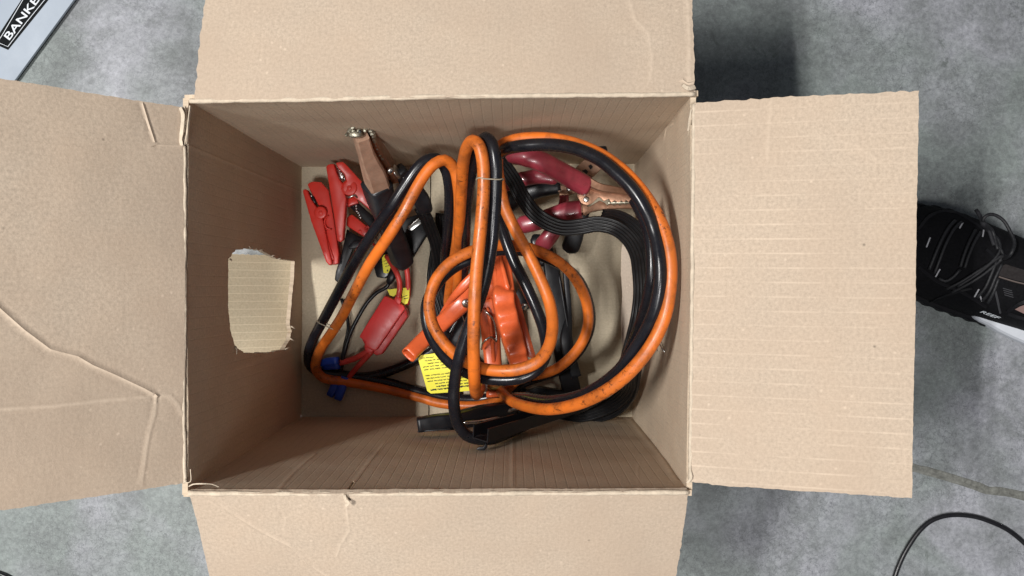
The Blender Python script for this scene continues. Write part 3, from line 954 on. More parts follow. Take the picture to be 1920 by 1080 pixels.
# yellow warning tag hung on the cable
TAGO = [(784, 673), (789, 666), (818, 662), (824, 664), (882, 694), (906, 700), (906, 729), (880, 733), (808, 738), (801, 733)]
tagp = prism('warning_tag', TAGO, .085, .0008, M_yellow, hv, 0)
def print_lines(parent, lines, h):
    bmp = bmesh.new()
    ux, uy = Vector((1, -0.115)), Vector((0.24, 1.0))
    o = Vector((790, 672))
    for row, (st, ln, th) in enumerate(lines):
        if ln <= 0:
            continue
        x = st
        base = o + uy * (row * 5.45)
        while x < st + ln:
            word = random.uniform(4, 11)
            xe = min(st + ln, x + word)
            q = x
            while q < xe:
                w = random.uniform(0.5, 1.1) * (1.4 if th > 1.6 else 1)
                hh = th * random.uniform(0.65, 1.25)
                off = random.uniform(-0.4, 0.4)
                c = [base + ux * q + uy * (off - hh / 2), base + ux * (q + w) + uy * (off - hh / 2), base + ux * (q + w) + uy * (off + hh / 2), base + ux * q + uy * (off + hh / 2)]
                bmp.faces.new([bmp.verts.new(P(p.x, p.y, h)) for p in c])
                q += w + random.uniform(0.25, 0.5)
            x = xe + random.uniform(1.5, 3)
    bm_obj('tag_print', bmp, M_ink, parent)
print_lines(tagp, [(0, 24, 1.4), (5, 36, 1.6), (9, 36, 1.5), (-1, 52, 1.6), (0, 56, 1.6), (0, 0, 0), (0, 60, 1.6), (0, 70, 1.6), (1, 100, 1.6), (14, 60, 1.6), (15, 70, 2.2), (3, 92, 2.6)], .0854)

# ------------------------------------------------------------------ ribbed flat jumper cable with copper clamps
rb = thing('jumper_cable', 'older black ribbed flat jumper cable with copper clamps, lying under the orange cable', 'jumper cable', (0.05, 0, FLO))
def ribbon(name, pts, w, t, nrib, mat, parent, ref):
    path, _ = smooth_path(PP(pts), 0.0035)
    def sect(i, n):
        out = []
        m = nrib * 8
        for j in range(m + 1):
            x = -w + 2 * w * j / m
            out.append((x, t * (0.55 + 0.45 * abs(math.sin(math.pi * nrib * j / m)))))
        for j in range(m, -1, -1):
            x = -w + 2 * w * j / m
            out.append((x, -t * (0.55 + 0.45 * abs(math.sin(math.pi * nrib * j / m)))))
        return out
    return sweep(name, path, sect, mat, parent, ref)
RB = [(900, 270, .05), (928, 288, .09), (946, 313, .11), (964, 340, .12), (982, 374, .125), (1004, 402, .128), (1030, 419, .13), (1056, 427, .13), (1088, 425, .13), (1122, 420, .135), (1153, 427, .14), (1179, 447, .15), (1195, 475, .16), (1201, 510, .17), (1203, 550, .175), (1199, 590, .178), (1190, 630, .172), (1180, 668, .165), (1178, 700, .145), (1172, 735, .10), (1140, 762, .06), (1090, 778, .04), (1040, 770, .015), (980, 740, .012), (900, 690, .010), (850, 620, .010)]
ribbon('flat_cable', RB, .0078, .0024, 5, M_ribbed, rb, Vector((0, 0.15, 1)))
ribbon('flat_cable', [(1130, 405, .10), (1160, 408, .125), (1188, 425, .145), (1207, 450, .155), (1215, 490, .165), (1217, 540, .17), (1210, 590, .17), (1199, 640, .165), (1190, 690, .14), (1178, 742, .09), (1140, 775, .045), (1085, 783, .02)], .0072, .0024, 5, M_ribbed, rb, Vector((-0.3, 0.1, 1)))
ribbon('flat_cable', [(788, 388, .085), (797, 405, .078), (807, 428, .065), (818, 458, .048), (824, 490, .03), (829, 535, .016), (838, 580, .0105), (850, 620, .0105)], .0068, .0024, 4, M_ribbed, rb, Vector((-0.1, 0.2, 1)))
ribbon('flat_cable', [(828, 400, .02), (826, 440, .014), (815, 490, .012), (812, 540, .0105), (825, 590, .0105), (840, 660, .0105), (858, 760, .0105)], .0068, .0024, 4, M_ribbed, rb, Vector((-0.1, 0.2, 1)))

# copper clamp with black boots leaning on the far wall
k1 = child_empty('copper_clamp', rb, P(720, 360, .02))
lean = Vector((-0.72, 0.1, 0.80))
def rect_loft(name, pts, dims, mat, parent, ref, bev=0.22):
    path, v = smooth_path(PP(pts), 0.003, dims)
    def sect(i, n):
        w, h = v[i]
        b = bev * min(w, h)
        return [(-w, -h + b), (-w + b, -h), (w - b, -h), (w, -h + b), (w, h - b), (w - b, h), (-w + b, h), (-w, h - b)]
    return sweep(name, path, sect, mat, parent, ref, smooth=False)
rect_loft('jaw', [(675, 250, .212), (683, 277, .195), (697, 312, .17), (709, 352, .145)], [(.0098, .0060), (.0102, .0066), (.0112, .0090), (.0110, .0100)], M_coppermat, k1, lean)
# pressed side plate with rivet, and the second jaw behind it
rect_loft('jaw_plate', [(698, 268, .186), (708, 292, .172), (722, 318, .152), (726, 345, .138)], [(.0015, .0035), (.0015, .0060), (.0015, .0115), (.0015, .0120)], M_coppermat, k1, Vector((-0.25, -0.55, 0.6)))
rect_loft('jaw', [(694, 243, .198), (706, 270, .180), (722, 300, .155), (738, 332, .128)], [(.0075, .0026), (.0078, .0030), (.0082, .0050), (.0080, .006)], M_copper, k1, Vector((0.75, 0.35, 0.5)))
# toothed, corroded tip of the jaws
tp, _ = smooth_path(PP([(650, 253, .213), (656, 244, .219), (666, 236, .222), (680, 233, .221), (692, 239, .215), (698, 250, .206), (701, 262, .197), (706, 276, .186), (712, 290, .176), (718, 299, .169)]), 0.0016)
def tipsect(i, n):
    q = 0.0018 * (1 + 0.6 * noise.noise(tp[i] * 260)) * (1.0 + 0.45 * (i % 3 == 0)) * (1 if i < n * .6 else .62)
    return circ(q, 7)
sweep('jaw_teeth', tp, tipsect, M_tarnish, k1, smooth=False)
grip('jaw_tip', [(652, 254, .216), (666, 252, .219), (682, 254, .216)], [(.0022, .002), (.0030, .0022), (.0022, .002)], M_tarnish, k1)
for x, y, h, r in [(663, 246, .2175, .0020), (674, 247, .2175, .0026), (684, 245, .214, .002)]:
    disc('tip_bead', P(x, y, h), r, 0.002, M_tarnish, k1, k=10)
disc('tip_socket_shade', P(675, 246.5, .2192), .0016, 0.0006, M_blackpl, k1, k=10)  # black disc paints the shade inside the hollow tip
disc('rivet', P(732, 320, .160), .0034, .0028, M_steel, k1, Vector((0.3, -0.5, 0.8)))
disc('spring_washer', P(742, 322, .142), .0075, .002, M_steel, k1, Vector((0.8, 0.35, 0.25)))
grip('boot', [(706, 345, .148), (717, 385, .128), (733, 430, .095), (748, 470, .068), (757, 502, .052)], [(.0136, .0126), (.0122, .0118), (.0112, .0108), (.0112, .0105), (.0108, .0095)], M_blackgrip, k1, Vector((-0.70, 0.05, 0.8)), power=5, rounded=(False, True))
grip('boot', [(746, 318, .135), (770, 348, .118), (790, 375, .102), (800, 398, .088)], [(.007, .007), (.0088, .0085), (.0088, .0085), (.0075, .007)], M_blackgrip, k1, power=4, rounded=(False, True))
prism('boot_inner', [(745, 415), (800, 395), (808, 412), (800, 440), (768, 492), (750, 480)], .045, .012, M_blackpl, k1, 0.002)
prism('wire_crimp', [(765, 424), (786, 408), (791, 411), (789, 420), (772, 433), (764, 430)], .052, .004, M_steel, k1, 0.0008)
sp, _ = smooth_path(PP([(765, 428, .054), (776, 417, .056), (788, 409, .056), (792, 414, .054)]), 0.002)
sweep('wire_crimp', sp, lambda i, n: circ(0.0008, 6), M_steel, k1)

# copper clamp with maroon grips on the right
k2 = child_empty('copper_clamp', rb, P(1095, 375, .04))
TOP = [(1092, 345), (1108, 350), (1124, 359), (1155, 363), (1186, 367), (1191, 375), (1187, 378), (1183, 374), (1179, 379), (1174, 375), (1170, 380), (1165, 376), (1160, 381), (1153, 376), (1146, 380), (1142, 373), (1132, 377), (1127, 371), (1122, 370), (1111, 381), (1101, 385), (1090, 381), (1081, 366)]
prism('jaw', TOP, .108, .0025, M_copper, k2, 0.0005)
rect_loft('jaw_spine', [(1098, 339, .112), (1122, 352, .112), (1150, 357, .110), (1183, 362, .106)], [(.0040, .0085), (.0040, .0085), (.0034, .0080), (.0030, .0068)], M_copper, k2, Vector((0, 0, 1)))
LOW = [(1081, 386), (1090, 378), (1104, 388), (1124, 376), (1134, 380), (1139, 386), (1145, 381), (1152, 386), (1157, 382), (1163, 385), (1168, 382), (1174, 384), (1180, 380), (1186, 383), (1193, 380), (1193, 387), (1186, 391), (1160, 391), (1134, 392), (1108, 397), (1098, 404), (1090, 403)]
prism('jaw', LOW, .104, .0025, M_copper, k2, 0.0005)
rect_loft('jaw_spine', [(1090, 400, .095), (1110, 394, .095), (1140, 389, .095), (1188, 388, .094)], [(.0020, .008), (.0020, .008), (.0016, .008), (.0014, .007)], M_copper, k2, Vector((0, 0, 1)))
tt, _ = smooth_path(PP([(1140, 381, .106), (1160, 380, .107), (1178, 380, .107), (1190, 381, .104)]), 0.0015)
sweep('jaw_teeth', tt, lambda i, n: circ(0.0010 * (1.0 + 0.5 * noise.noise(tt[i] * 400)), 6), M_tarnish, k2, smooth=False)
disc('rivet', P(1099, 374, .1085), .0030, .0022, M_steel, k2)
disc('dimple', P(1103, 363, .1082), .0012, .0008, M_copper, k2, k=10)
grip('grip', [(1098, 349, .112), (1075, 336, .122), (1045, 319, .135), (1010, 301, .145), (985, 294, .145), (948, 293, .14)], [(.0105, .0095), (.0104, .0098), (.0098, .0098), (.0098, .0098), (.0094, .0095), (.006, .006)], M_maroon, k2, power=2.6, rounded=(False, True))
grip('grip', [(1090, 393, .10), (1065, 397, .098), (1035, 406, .094), (1005, 416, .09), (968, 424, .084)], [(.0098, .009), (.0105, .0095), (.0095, .0095), (.0092, .009), (.0095, .009)], M_maroon, k2, rounded=(False, True))
# second maroon pair and a black pair beneath
k3 = child_empty('copper_clamp', rb, P(1060, 350, .02))
grip('grip', [(1048, 338, .07), (1015, 331, .068), (985, 335, .062), (940, 348, .056)], [(.006, .006), (.0078, .007), (.008, .007), (.0085, .0075)], M_maroon, k3)
grip('grip', [(1058, 366, .06), (1056, 390, .062), (1042, 425, .06), (1028, 447, .058), (1010, 468, .05)], [(.005, .006), (.006, .0065), (.0085, .008), (.0092, .0085), (.0092, .0085)], M_maroon, k3, rounded=(False, True))
prism('jaw', [(1040, 345), (1056, 348), (1076, 352), (1082, 360), (1068, 366), (1046, 360)], .052, .006, M_coppermat, k3, 0.001)
prism('grip_collar', [(1049, 361), (1065, 361), (1067, 366), (1049, 366)], .067, .003, M_copper, k3, 0.0005)
disc('rivet', P(1067, 354, .053), .003, .002, M_steel, k3)
k4 = child_empty('copper_clamp', rb, P(1100, 320, .02))
prism('jaw', [(1078, 316), (1096, 299), (1106, 303), (1130, 314), (1122, 322), (1112, 332), (1100, 326)], .075, .006, M_coppermat, k4, 0.001)
prism('jaw_gap_shade', [(1103, 311), (1108, 308), (1112, 313), (1107, 318)], .0756, .001, M_blackpl, k4, 0.0)  # black chips paint the shade inside the jaw's open holes
prism('jaw_gap_shade', [(1091, 320), (1098, 317), (1103, 322), (1100, 326)], .0756, .001, M_blackpl, k4, 0.0)
prism('jaw', [(1120, 275), (1136, 273), (1140, 282), (1128, 288)], .12, .006, M_blackpl, k4, 0.001)
grip('grip', [(1050, 350, .045), (1025, 352, .045), (1000, 358, .042), (965, 372, .036), (935, 392, .03)], [(.008, .008), (.0092, .008), (.0095, .008), (.011, .009), (.012, .009)], M_blackgrip, k4, rounded=(False, True))
grip('grip', [(1092, 395, .045), (1083, 420, .042), (1075, 448, .036), (1066, 474, .03)], [(.0085, .008), (.0095, .0085), (.0102, .0085), (.0102, .008)], M_blackgrip, k4, power=3.4, rounded=(False, True))

# ------------------------------------------------------------------ two small clamp leads with blue plugs
def clamp_lead(name, label):
    return thing(name, label, 'clamp lead', P(650, 600, FLO), 'small red and black clamp leads')
la = clamp_lead('clamp_lead', 'clamp lead with flat red housing, its red clamp lying on top of the other')
lb = clamp_lead('clamp_lead', 'clamp lead whose lower red clamp leans on the left wall, with black clamp')

ru = child_empty('red_clamp', la, P(650, 360, .04))
prism('arm', [(611, 313), (614, 309), (620, 307), (626, 307), (629, 320), (636, 336), (643, 345), (641, 354), (647, 366), (649, 373), (643, 450), (638, 455), (632, 451), (626, 406), (614, 332)], .066, .011, M_red, ru, 0.0014, (0, -0.00006, 630, 380))
prism('arm', [(629, 305), (642, 303), (648, 307), (668, 329), (688, 351), (697, 378), (702, 399), (696, 396), (676, 379), (657, 366), (648, 364), (642, 355), (644, 345), (649, 340), (646, 328), (633, 314)], .0665, .011, M_red, ru, 0.0014, (-0.0001, -0.00008, 660, 350))
disc('pivot_boss', P(655, 352, .0655), .0085, .0016, M_red, ru, k=28, dome=0)
disc('pivot_pin', P(655, 352, .0668), .0026, .0012, M_red, ru, k=12)
grip('jaw_strip', [(632, 312, .062), (638, 325, .062), (644, 339, .062)], [(.0016, .002), (.0022, .002), (.0022, .002)], M_steel, ru)
for x, y in [(634, 314), (637, 319), (640, 325), (643, 330), (646, 335)]:
    disc('tooth', P(x, y, .0625), .0011, .0014, M_steel, ru, k=6)
sp, _ = smooth_path(PP([(648, 367, .063), (655, 370, .066), (664, 366, .066), (672, 372, .062)]), 0.0015)
sweep('spring', sp, lambda i, n: circ(0.0012, 7), M_steel, ru)
prism('spring_cover', [(650, 374), (660, 369), (668, 372), (672, 380), (660, 384), (650, 388)], .052, .008, M_red, ru, 0.001)
disc('handle_end_mark', P(638, 441, .0615), .0022, .0008, M_red, ru, k=10)

rl = child_empty('red_clamp', lb, P(600, 420, .02))
prism('arm', [(576, 346), (580, 342), (586, 340), (602, 341), (616, 357), (622, 390), (627, 420), (635, 475), (634, 494), (622, 497), (616, 466), (610, 429), (604, 394), (597, 385), (590, 372), (581, 357)], .034, .012, M_red, rl, 0.0014)
prism('arm', [(567, 358), (570, 354), (575, 355), (583, 373), (592, 387), (600, 393), (607, 420), (616, 466), (623, 494), (617, 498), (611, 491), (583, 415)], .040, .012, M_red, rl, 0.0014)
disc('pivot_boss', P(601, 399, .0392), .0070, .0016, M_red, rl, k=26, dome=0)
disc('pivot_pin', P(601, 399, .0405), .0024, .0010, M_red, rl, k=12)
grip('jaw_strip', [(579, 360, .034), (586, 372, .034), (593, 385, .034)], [(.0012, .002), (.0026, .002), (.0020, .002)], M_blackpl, rl)
disc('tooth', P(584, 367, .0352), .0014, .001, M_steel, rl, k=8)
sp, _ = smooth_path(PP([(616, 404, .0345), (610, 410, .036), (609, 420, .036), (613, 428, .036), (622, 430, .0345)]), 0.0015)
sweep('spring', sp, lambda i, n: circ(0.0012, 7), M_red, rl)
grip('handle_rib', [(611, 440, .0355), (619, 470, .0355), (626, 490, .0345)], [(.0008, .001), (.0012, .001), (.0014, .001)], M_red, rl)

bk = child_empty('black_clamp', lb, P(650, 480, .01))
prism('arm', [(650, 429), (662, 438), (676, 444), (688, 450), (680, 458), (662, 466), (650, 498), (637, 528), (632, 529), (627, 525), (629, 510), (640, 475), (646, 448)], .026, .011, M_blackpl, bk, 0.0014)
prism('spring_cover', [(652, 462), (662, 452), (680, 450), (690, 455), (682, 462), (662, 466), (654, 468)], .029, .006, M_blackgrip, bk, 0.0014)
prism('arm', [(700, 500), (720, 470), (738, 455), (742, 470), (735, 510), (722, 522), (706, 520)], .02, .010, M_blackpl, bk, 0.0014)
bk2 = child_empty('black_clamp', la, P(680, 410, .02))
prism('arm', [(653, 386), (662, 380), (671, 380), (700, 406), (708, 420), (704, 432), (694, 428), (672, 404)], .046, .010, M_blackpl, bk2, 0.0014)
for x, y in [(668, 386), (668, 391), (669, 396), (672, 399), (674, 403), (676, 408)]:
    disc('tooth', P(x, y, .0462), .0012, .0012, M_steel, bk2, k=7)
rs = child_empty('red_clamp', lb, P(670, 425, .02))
prism('arm', [(650, 407), (660, 401), (676, 414), (692, 428), (694, 436), (686, 446), (677, 441), (649, 423)], .040, .010, M_red, rs, 0.0016)
disc('handle_end_mark', P(675, 434, .0398), .002, .001, M_red, rs, k=10)
cable('red_wire', [(686, 430, .042), (690, 424, .044), (693, 430, .043), (690, 440, .04), (696, 452, .03), (715, 475, .02)], .0016, M_redwire, rs, 8)

# inline housing with red leads
md = child_empty('inline_housing', la, P(715, 610, .01))
prism('housing', [(721, 554), (740, 562), (757, 573), (760, 579), (753, 588), (706, 656), (702, 659), (683, 650), (684, 641), (673, 631)], .043, .014, M_redbox, md, 0.0016)
prism('housing_base', [(724, 560), (748, 566), (762, 580), (764, 594), (716, 664), (706, 667), (688, 656), (678, 636)], .030, .018, M_redbox, md, 0.002)
prism('strain_relief', [(738, 564), (741, 555), (753, 559), (750, 573)], .046, .008, M_redbox, md, 0.0016)
prism('strain_relief', [(682, 648), (692, 642), (704, 650), (698, 662), (686, 662)], .038, .014, M_redbox, md, 0.0016)
cable('red_wire', [(745, 564, .043), (749, 545, .042), (749, 528, .045), (744, 512, .045), (737, 500, .04), (725, 480, .03)], .0030, M_redwire, md, 10)
cable('red_wire', [(763, 570, .028), (765, 550, .032), (765, 525, .036), (763, 505, .038), (760, 480, .03)], .0030, M_redwire, md, 10)
cable('red_wire', [(693, 655, .032), (680, 664, .028), (665, 672, .022), (648, 678, .018), (630, 682, .014)], .0034, M_redwire, md, 10)
cable('red_wire', [(698, 658, .030), (685, 672, .026), (672, 686, .022), (660, 700, .018), (645, 720, .012)], .0030, M_redwire, md, 10)
cable('black_wire', [(740, 500, .03), (734, 520, .03), (726, 537, .03), (706, 549, .028), (688, 568, .026), (672, 594, .024), (658, 622, .022), (648, 652, .022), (640, 690, .014), (632, 725, .012)], .0022, M_blackpl, la, 10)
cable('black_wire', [(640, 560, .012), (650, 590, .014), (653, 615, .016), (647, 645, .018), (640, 680, .014), (636, 700, .012)], .0020, M_blackpl, lb, 10)
grip('wire_junction', [(740, 500, .03), (735, 518, .032), (727, 535, .03)], [(.004, .004), (.005, .005), (.003, .003)], M_blackpl, la)
def plug(name, parent, pts):
    e = child_empty(name, parent, P(*pts[0]))
    return e
pa = plug('blue_plug', la, [(632, 730, .01)])
grip('contact_barrel', [(633, 706, .016), (627, 725, .015), (619, 741, .013)], [(.0044, .0048), (.0046, .0048), (.0042, .0045)], M_blue, pa, power=4, rounded=(False, False))
grip('contact_barrel', [(648, 706, .016), (641, 728, .015), (634, 748, .013)], [(.0046, .0048), (.0048, .0048), (.0046, .0045)], M_blue, pa, power=4, rounded=(False, False))
prism('plug_body', [(628, 704), (656, 706), (650, 722), (622, 718)], .0165, .007, M_blue, pa, 0.001)
pb = plug('blue_plug', lb, [(615, 680, .01)])
grip('contact_barrel', [(634, 676, .024), (618, 677, .021), (603, 681, .018)], [(.0042, .004), (.0044, .004), (.0040, .004)], M_blue, pb, power=4, rounded=(False, False))
grip('contact_barrel', [(636, 685, .019), (620, 686, .016), (607, 687, .014)], [(.0042, .004), (.0044, .004), (.0040, .004)], M_blue, pb, power=4, rounded=(False, False))
t1 = prism('caution_tag', [(716, 484), (720, 478), (727, 476), (737, 508), (724, 513), (719, 511)], .03, .0007, M_yellow, la, 0)
bmp = bmesh.new()
for r in range(3):
    for c in range(5):
        x, y = 719.5 + c * 2.5 + r * 1.6, 489 + r * 5 - c * 1.0
        w, h2 = random.uniform(0.9, 1.6), random.uniform(1.3, 2.2)
        bmp.faces.new([bmp.verts.new(P(x + a, y + b, .0304)) for a, b in ((0, 0), (w, -.3), (w, h2), (0, h2))])
for x, y in [(725, 506), (731, 503)]:
    bmp.faces.new([bmp.verts.new(P(x + a, y + b, .0304)) for a, b in ((0, 0), (2.6, -.8), (3, 2.8), (.4, 3.4))])
bm_obj('tag_print', bmp, M_ink, t1)
t2 = prism('caution_tag', [(726, 543), (745, 541), (746, 549), (738, 556), (731, 554)], .036, .0007, M_yellow, la, 0)
t3 = prism('caution_tag', [(756, 540), (768, 539), (767, 560), (764, 569), (758, 571), (752, 566)], .036, .0007, M_yellow, la, 0)
bmp = bmesh.new()
for a, b, c, d in [(756, 556, 764, 553), (757, 560, 766, 558)]:
    bmp.faces.new([bmp.verts.new(P(x, y, .0364)) for x, y in ((a, b), (c, d), (c, d + 1), (a, b + 1.2))])
bm_obj('tag_print', bmp, M_ink, t3)

# crumb in the near left corner of the box
bm = bmesh.new()
bmesh.ops.create_icosphere(bm, subdivisions=2, radius=0.0024)
for v in bm.verts:
    v.co *= 1 + 0.35 * noise.noise(v.co * 900)
    v.co += P(563, 781, .0105)
tag(bm_obj('foam_crumb', bm, M_crumb, None, True), 'tiny white foam crumb in the lower left corner of the box', 'crumb')

# ------------------------------------------------------------------ white carton lying at the upper left
def lay(me, name, mat, parent, px, py, h, ang):
    me.materials.append(mat)
    o = bpy.data.objects.new(name, me)
    o.matrix_basis = Matrix.Translation(P(px, py, h)) @ Matrix.Rotation(ang, 4, 'Z')
    return link(o, parent)
ct = thing('storage_carton', 'flat white carton with black lettered panel on the concrete floor', 'carton', P(0, 60, 0))
TH = .0075
prism('panel', [(-330, 130), (-40, 232), (30, 147), (140, -3), (240, -140), (-60, -340)], TH, .0035, M_white, ct, 0.0004)
prism('under_shade', [(-327, 129), (-40, 230), (28, 147), (138, -3), (238, -140), (-58, -335)], .0038, .0037, M_print_shade, ct, 0)  # black sheet paints in the shaded gap under the carton edge
lab = [(-9, 83), (15, 93.5), (92, -2), (165, -95), (135, -118), (41, -2), (0, 61)]
prism('lettered_panel', lab, TH + .0004, .0004, M_print_shade, ct, 0)
def line_strip(name, pts, w, h, mat, parent):
    path = [P(x, y, h) for x, y in pts]
    return sweep(name, path, lambda i, n: [(-w, 0), (w, 0), (w, .0001), (-w, .0001)], mat, parent, Vector((0, 0, 1)), smooth=False)
line_strip('panel_border', [(-5, 79), (14.8, 87.5), (50, 41), (86, -3), (155, -92)], .00032, TH + .0005, M_wprint, ct)
line_strip('panel_border', [(-5, 79), (4, 66), (44, -2), (133, -110)], .00032, TH + .0005, M_wprint, ct)
ang = math.atan2(92, 69)
tm = text_mesh('BANKERS', 0.0122, 1.52, 0.00012)
lay(tm, 'lettering', M_wprint, ct, 50.5, 22, TH + .0006, ang)

# ------------------------------------------------------------------ power cord on the floor
cd = cable('power_cord', [(1665, 1160, .0027), (1670, 1115, .0027), (1678, 1080, .0027), (1690, 1049, .0027), (1704, 1023, .0027), (1724, 995, .0027), (1745, 977, .0027), (1769, 968, .0027), (1794, 965.5, .0027), (1828, 969, .0027), (1859, 979, .0027), (1890, 994, .0027), (1920, 1018, .0027), (1960, 1060, .0027), (1985, 1110, .0027)], .0026, M_cord, None, 12)
tag(cd, 'thin black power cord looping across the concrete near the lower right corner', 'cord')
cd2 = cable('power_cord', [(-90, 1062, .0027), (-40, 1066, .0027), (-6, 1074, .0027), (14, 1082, .0027), (40, 1100, .0027), (60, 1140, .0027)], .0026, M_cord, None, 12)
tag(cd2, 'short bit of black cord cut off by the lower left corner of the picture', 'cord')

# ------------------------------------------------------------------ black sneaker on the right, with the wearer's ankle
sh = thing('sneaker', 'black laced sneaker with white heel sole beside the right flap', 'shoe', P(1850, 500, 0))
DIR = Vector((math.cos(R(-21)), math.sin(R(-21)), 0))
SID = Vector((-DIR.y, DIR.x, 0))          # towards the top of the picture
TOE = Vector((0.418, 0.060, 0))
def S(a, s, h):
    return TOE + DIR * a + SID * s + Vector((0, 0, h))
# a: distance from the toe; left/right half widths; top height of the upper
ST = [(0.000, .006, .006, .030), (0.006, .026, .026, .040), (0.018, .040, .040, .050), (0.035, .048, .047, .058), (0.060, .0515, .050, .066), (0.090, .0510, .051, .074), (0.120, .0480, .050, .084), (0.150, .0440, .048, .094), (0.175, .0410, .046, .100)]
def shoe_upper():
    k = 26
    path, v = smooth_path([S(a, 0, 0) for a, l, r, h in ST], 0.004, [(l, r, h) for a, l, r, h in ST])
    verts, faces = [], []
    for p, (l, r, h) in zip(path, v):
        for j in range(k):
            t = math.pi * j / (k - 1)
            c, s = math.cos(t), math.sin(t)
            w = l if c > 0 else r
            x = w * math.copysign(abs(c) ** 0.80, c)
            z = 0.012 + (h - 0.012) * abs(s) ** 0.72
            q = p + SID * x
            verts.append(Vector((q.x, q.y, z)))
    n = len(path)
    for i in range(n - 1):
        for j in range(k - 1):
            faces.append((i * k + j, i * k + j + 1, (i + 1) * k + j + 1, (i + 1) * k + j))
    faces.append(tuple(range(k)))
    return verts, faces, n, k
uv_, uf_, un, uk = shoe_upper()
# rear part: collar rises around the ankle
base_n = len(uv_)
rear = [(0.195, .039, .045, .098, .030), (0.225, .037, .043, .098, .034), (0.255, .034, .038, .096, .030), (0.280, .022, .024, .090, .012)]
for a, l, r, h, op in rear:
    for j in range(uk):
        t = math.pi * j / (uk - 1)
        c, s = math.cos(t), math.sin(t)
        w = l if c > 0 else r
        x = w * math.copysign(abs(c) ** 0.80, c)
        z = 0.012 + (h - 0.012) * abs(s) ** 0.6
        if abs(x) < op * 0.85:
            z -= 0.045
        q = S(a, x, z)
        uv_.append(q)
for i in range(un - 1, un - 1 + len(rear)):
    for j in range(uk - 1):
        uf_.append((i * uk + j, i * uk + j + 1, (i + 1) * uk + j + 1, (i + 1) * uk + j))
upper = mesh_obj('upper', uv_, uf_, M_shoe, sh)
bvh = BVHTree.FromPolygons([tuple(v) for v in uv_], uf_)
def on(px, py, lift=0.0):
    hit = bvh.ray_cast(CAM, ray(px, py).normalized())
    if hit[0] is None:
        p = P(px, py, 0.06)
        return p, Vector((0, 0, 1))
    n = hit[1] if hit[1].z > 0 else -hit[1]
    return hit[0] + n * lift, n
# outsole with jagged black edge, then the white midsole bulging out behind
def sole(name, sect, z0, z1, mat, jag):
    m = 160
    verts, faces = [], []
    ring = []
    for i in range(m):
        t = i / m
        q = sect(t)
        ring.append(q)
    for z, sc in ((z0, 0.97), (z0 + 0.3 * (z1 - z0), 1.0), (z0 + 0.8 * (z1 - z0), 1.0), (z1, 0.97)):
        for i, (a, s) in enumerate(ring):
            j = 1 + (jag * (1 if (i // 2) % 2 else -1) if jag else 0)
            verts.append(S(0.14 + (a - 0.14) * sc * (1 + (j - 1) * 0.3), s * sc * j, z))
    for r in range(3):
        for i in range(m):
            i2 = (i + 1) % m
            faces.append((r * m + i, r * m + i2, (r + 1) * m + i2, (r + 1) * m + i))
    faces.append(tuple(range(m)))
    faces.append(tuple(range(3 * m, 4 * m)))
    return mesh_obj(name, verts, faces, mat, sh, False)
def outline_fn(pts):
    q, _ = smooth_path([Vector((a, s, 0)) for a, s in pts + [pts[0]]], 0.002)
    L = [0]
    for i in range(1, len(q)):
        L.append(L[-1] + (q[i] - q[i - 1]).length)
    def f(t):
        d = t * L[-1]
        i = int(np.searchsorted(L, d, 'right')) - 1
        i = min(max(i, 0), len(q) - 2)
        w = (d - L[i]) / max(L[i + 1] - L[i], 1e-9)
        p = q[i].lerp(q[i + 1], w)
        return p.x, p.y
    return f
FRONT = [(-.006, 0), (.002, .028), (.018, .044), (.045, .0530), (.075, .0560), (.11, .0535), (.15, .0475), (.20, .042), (.25, .040), (.285, .028), (.292, 0), (.285, -.030), (.25, -.044), (.20, -.050), (.15, -.053), (.11, -.0550), (.075, -.0550), (.045, -.0520), (.018, -.0440), (.002, -.028)]
sole('outsole', outline_fn(FRONT), 0.0005, 0.017, M_shoe2, 0.012)
WHITE = [(.12, 0), (.12, .044), (.15, .0455), (.20, .043), (.26, .043), (.30, .030), (.306, 0), (.30, -.036), (.26, -.054), (.20, -.0575), (.165, -.056), (.145, -.053), (.126, -.049)]
sole('midsole', outline_fn(WHITE), 0.004, 0.026, M_sole, 0.0)
# toe bumper, overlay panel, laces
def surf_strip(name, pts, w, t, mat, lift=0.0008, step=0.003, round_=False):
    q = [on(x, y, lift) for x, y in pts]
    path, _ = smooth_path([a for a, b in q], step)
    if round_:
        return sweep(name, path, lambda i, n: circ(w, 8), mat, sh)
    return sweep(name, path, lambda i, n: [(-w, -t), (w, -t), (w * .8, t), (-w * .8, t)], mat, sh, Vector((0.1, 0.1, 1)), smooth=False)
surf_strip('overlay_seam', [(1722, 430), (1745, 405), (1785, 398), (1815, 412), (1850, 435)], .0018, .0006, M_shoe2)
surf_strip('overlay_seam', [(1722, 500), (1760, 528), (1800, 545), (1830, 562), (1850, 575)], .0018, .0006, M_shoe2)
surf_strip('overlay_seam', [(1862, 530), (1870, 560), (1876, 586)], .0009, .0006, simple('grey_stitch', (0.045, 0.045, 0.05), 0.7))
surf_strip('overlay_seam', [(1742, 565), (1760, 558), (1790, 548), (1822, 540)], .0014, .0006, M_shoe2)
surf_strip('tongue_edge', [(1848, 468), (1862, 480), (1872, 500), (1866, 520)], .002, .0008, M_shoe2)
tg = [on(x, y, 0.0012)[0] for x, y in [(1876, 498), (1886, 496), (1905, 502), (1925, 508), (1925, 530), (1905, 526), (1888, 521), (1872, 517)]]
bm = bmesh.new()
f = bm.faces.new([bm.verts.new(v) for v in tg])
bmesh.ops.triangulate(bm, faces=[f])
bm_obj('tongue_patch', bm, M_tongue, sh)
surf_strip('tongue_trim', [(1872, 519), (1888, 524), (1905, 529), (1928, 534)], .0007, .0006, simple('tan_trim', (0.11, 0.085, 0.075), 0.6), 0.0014)
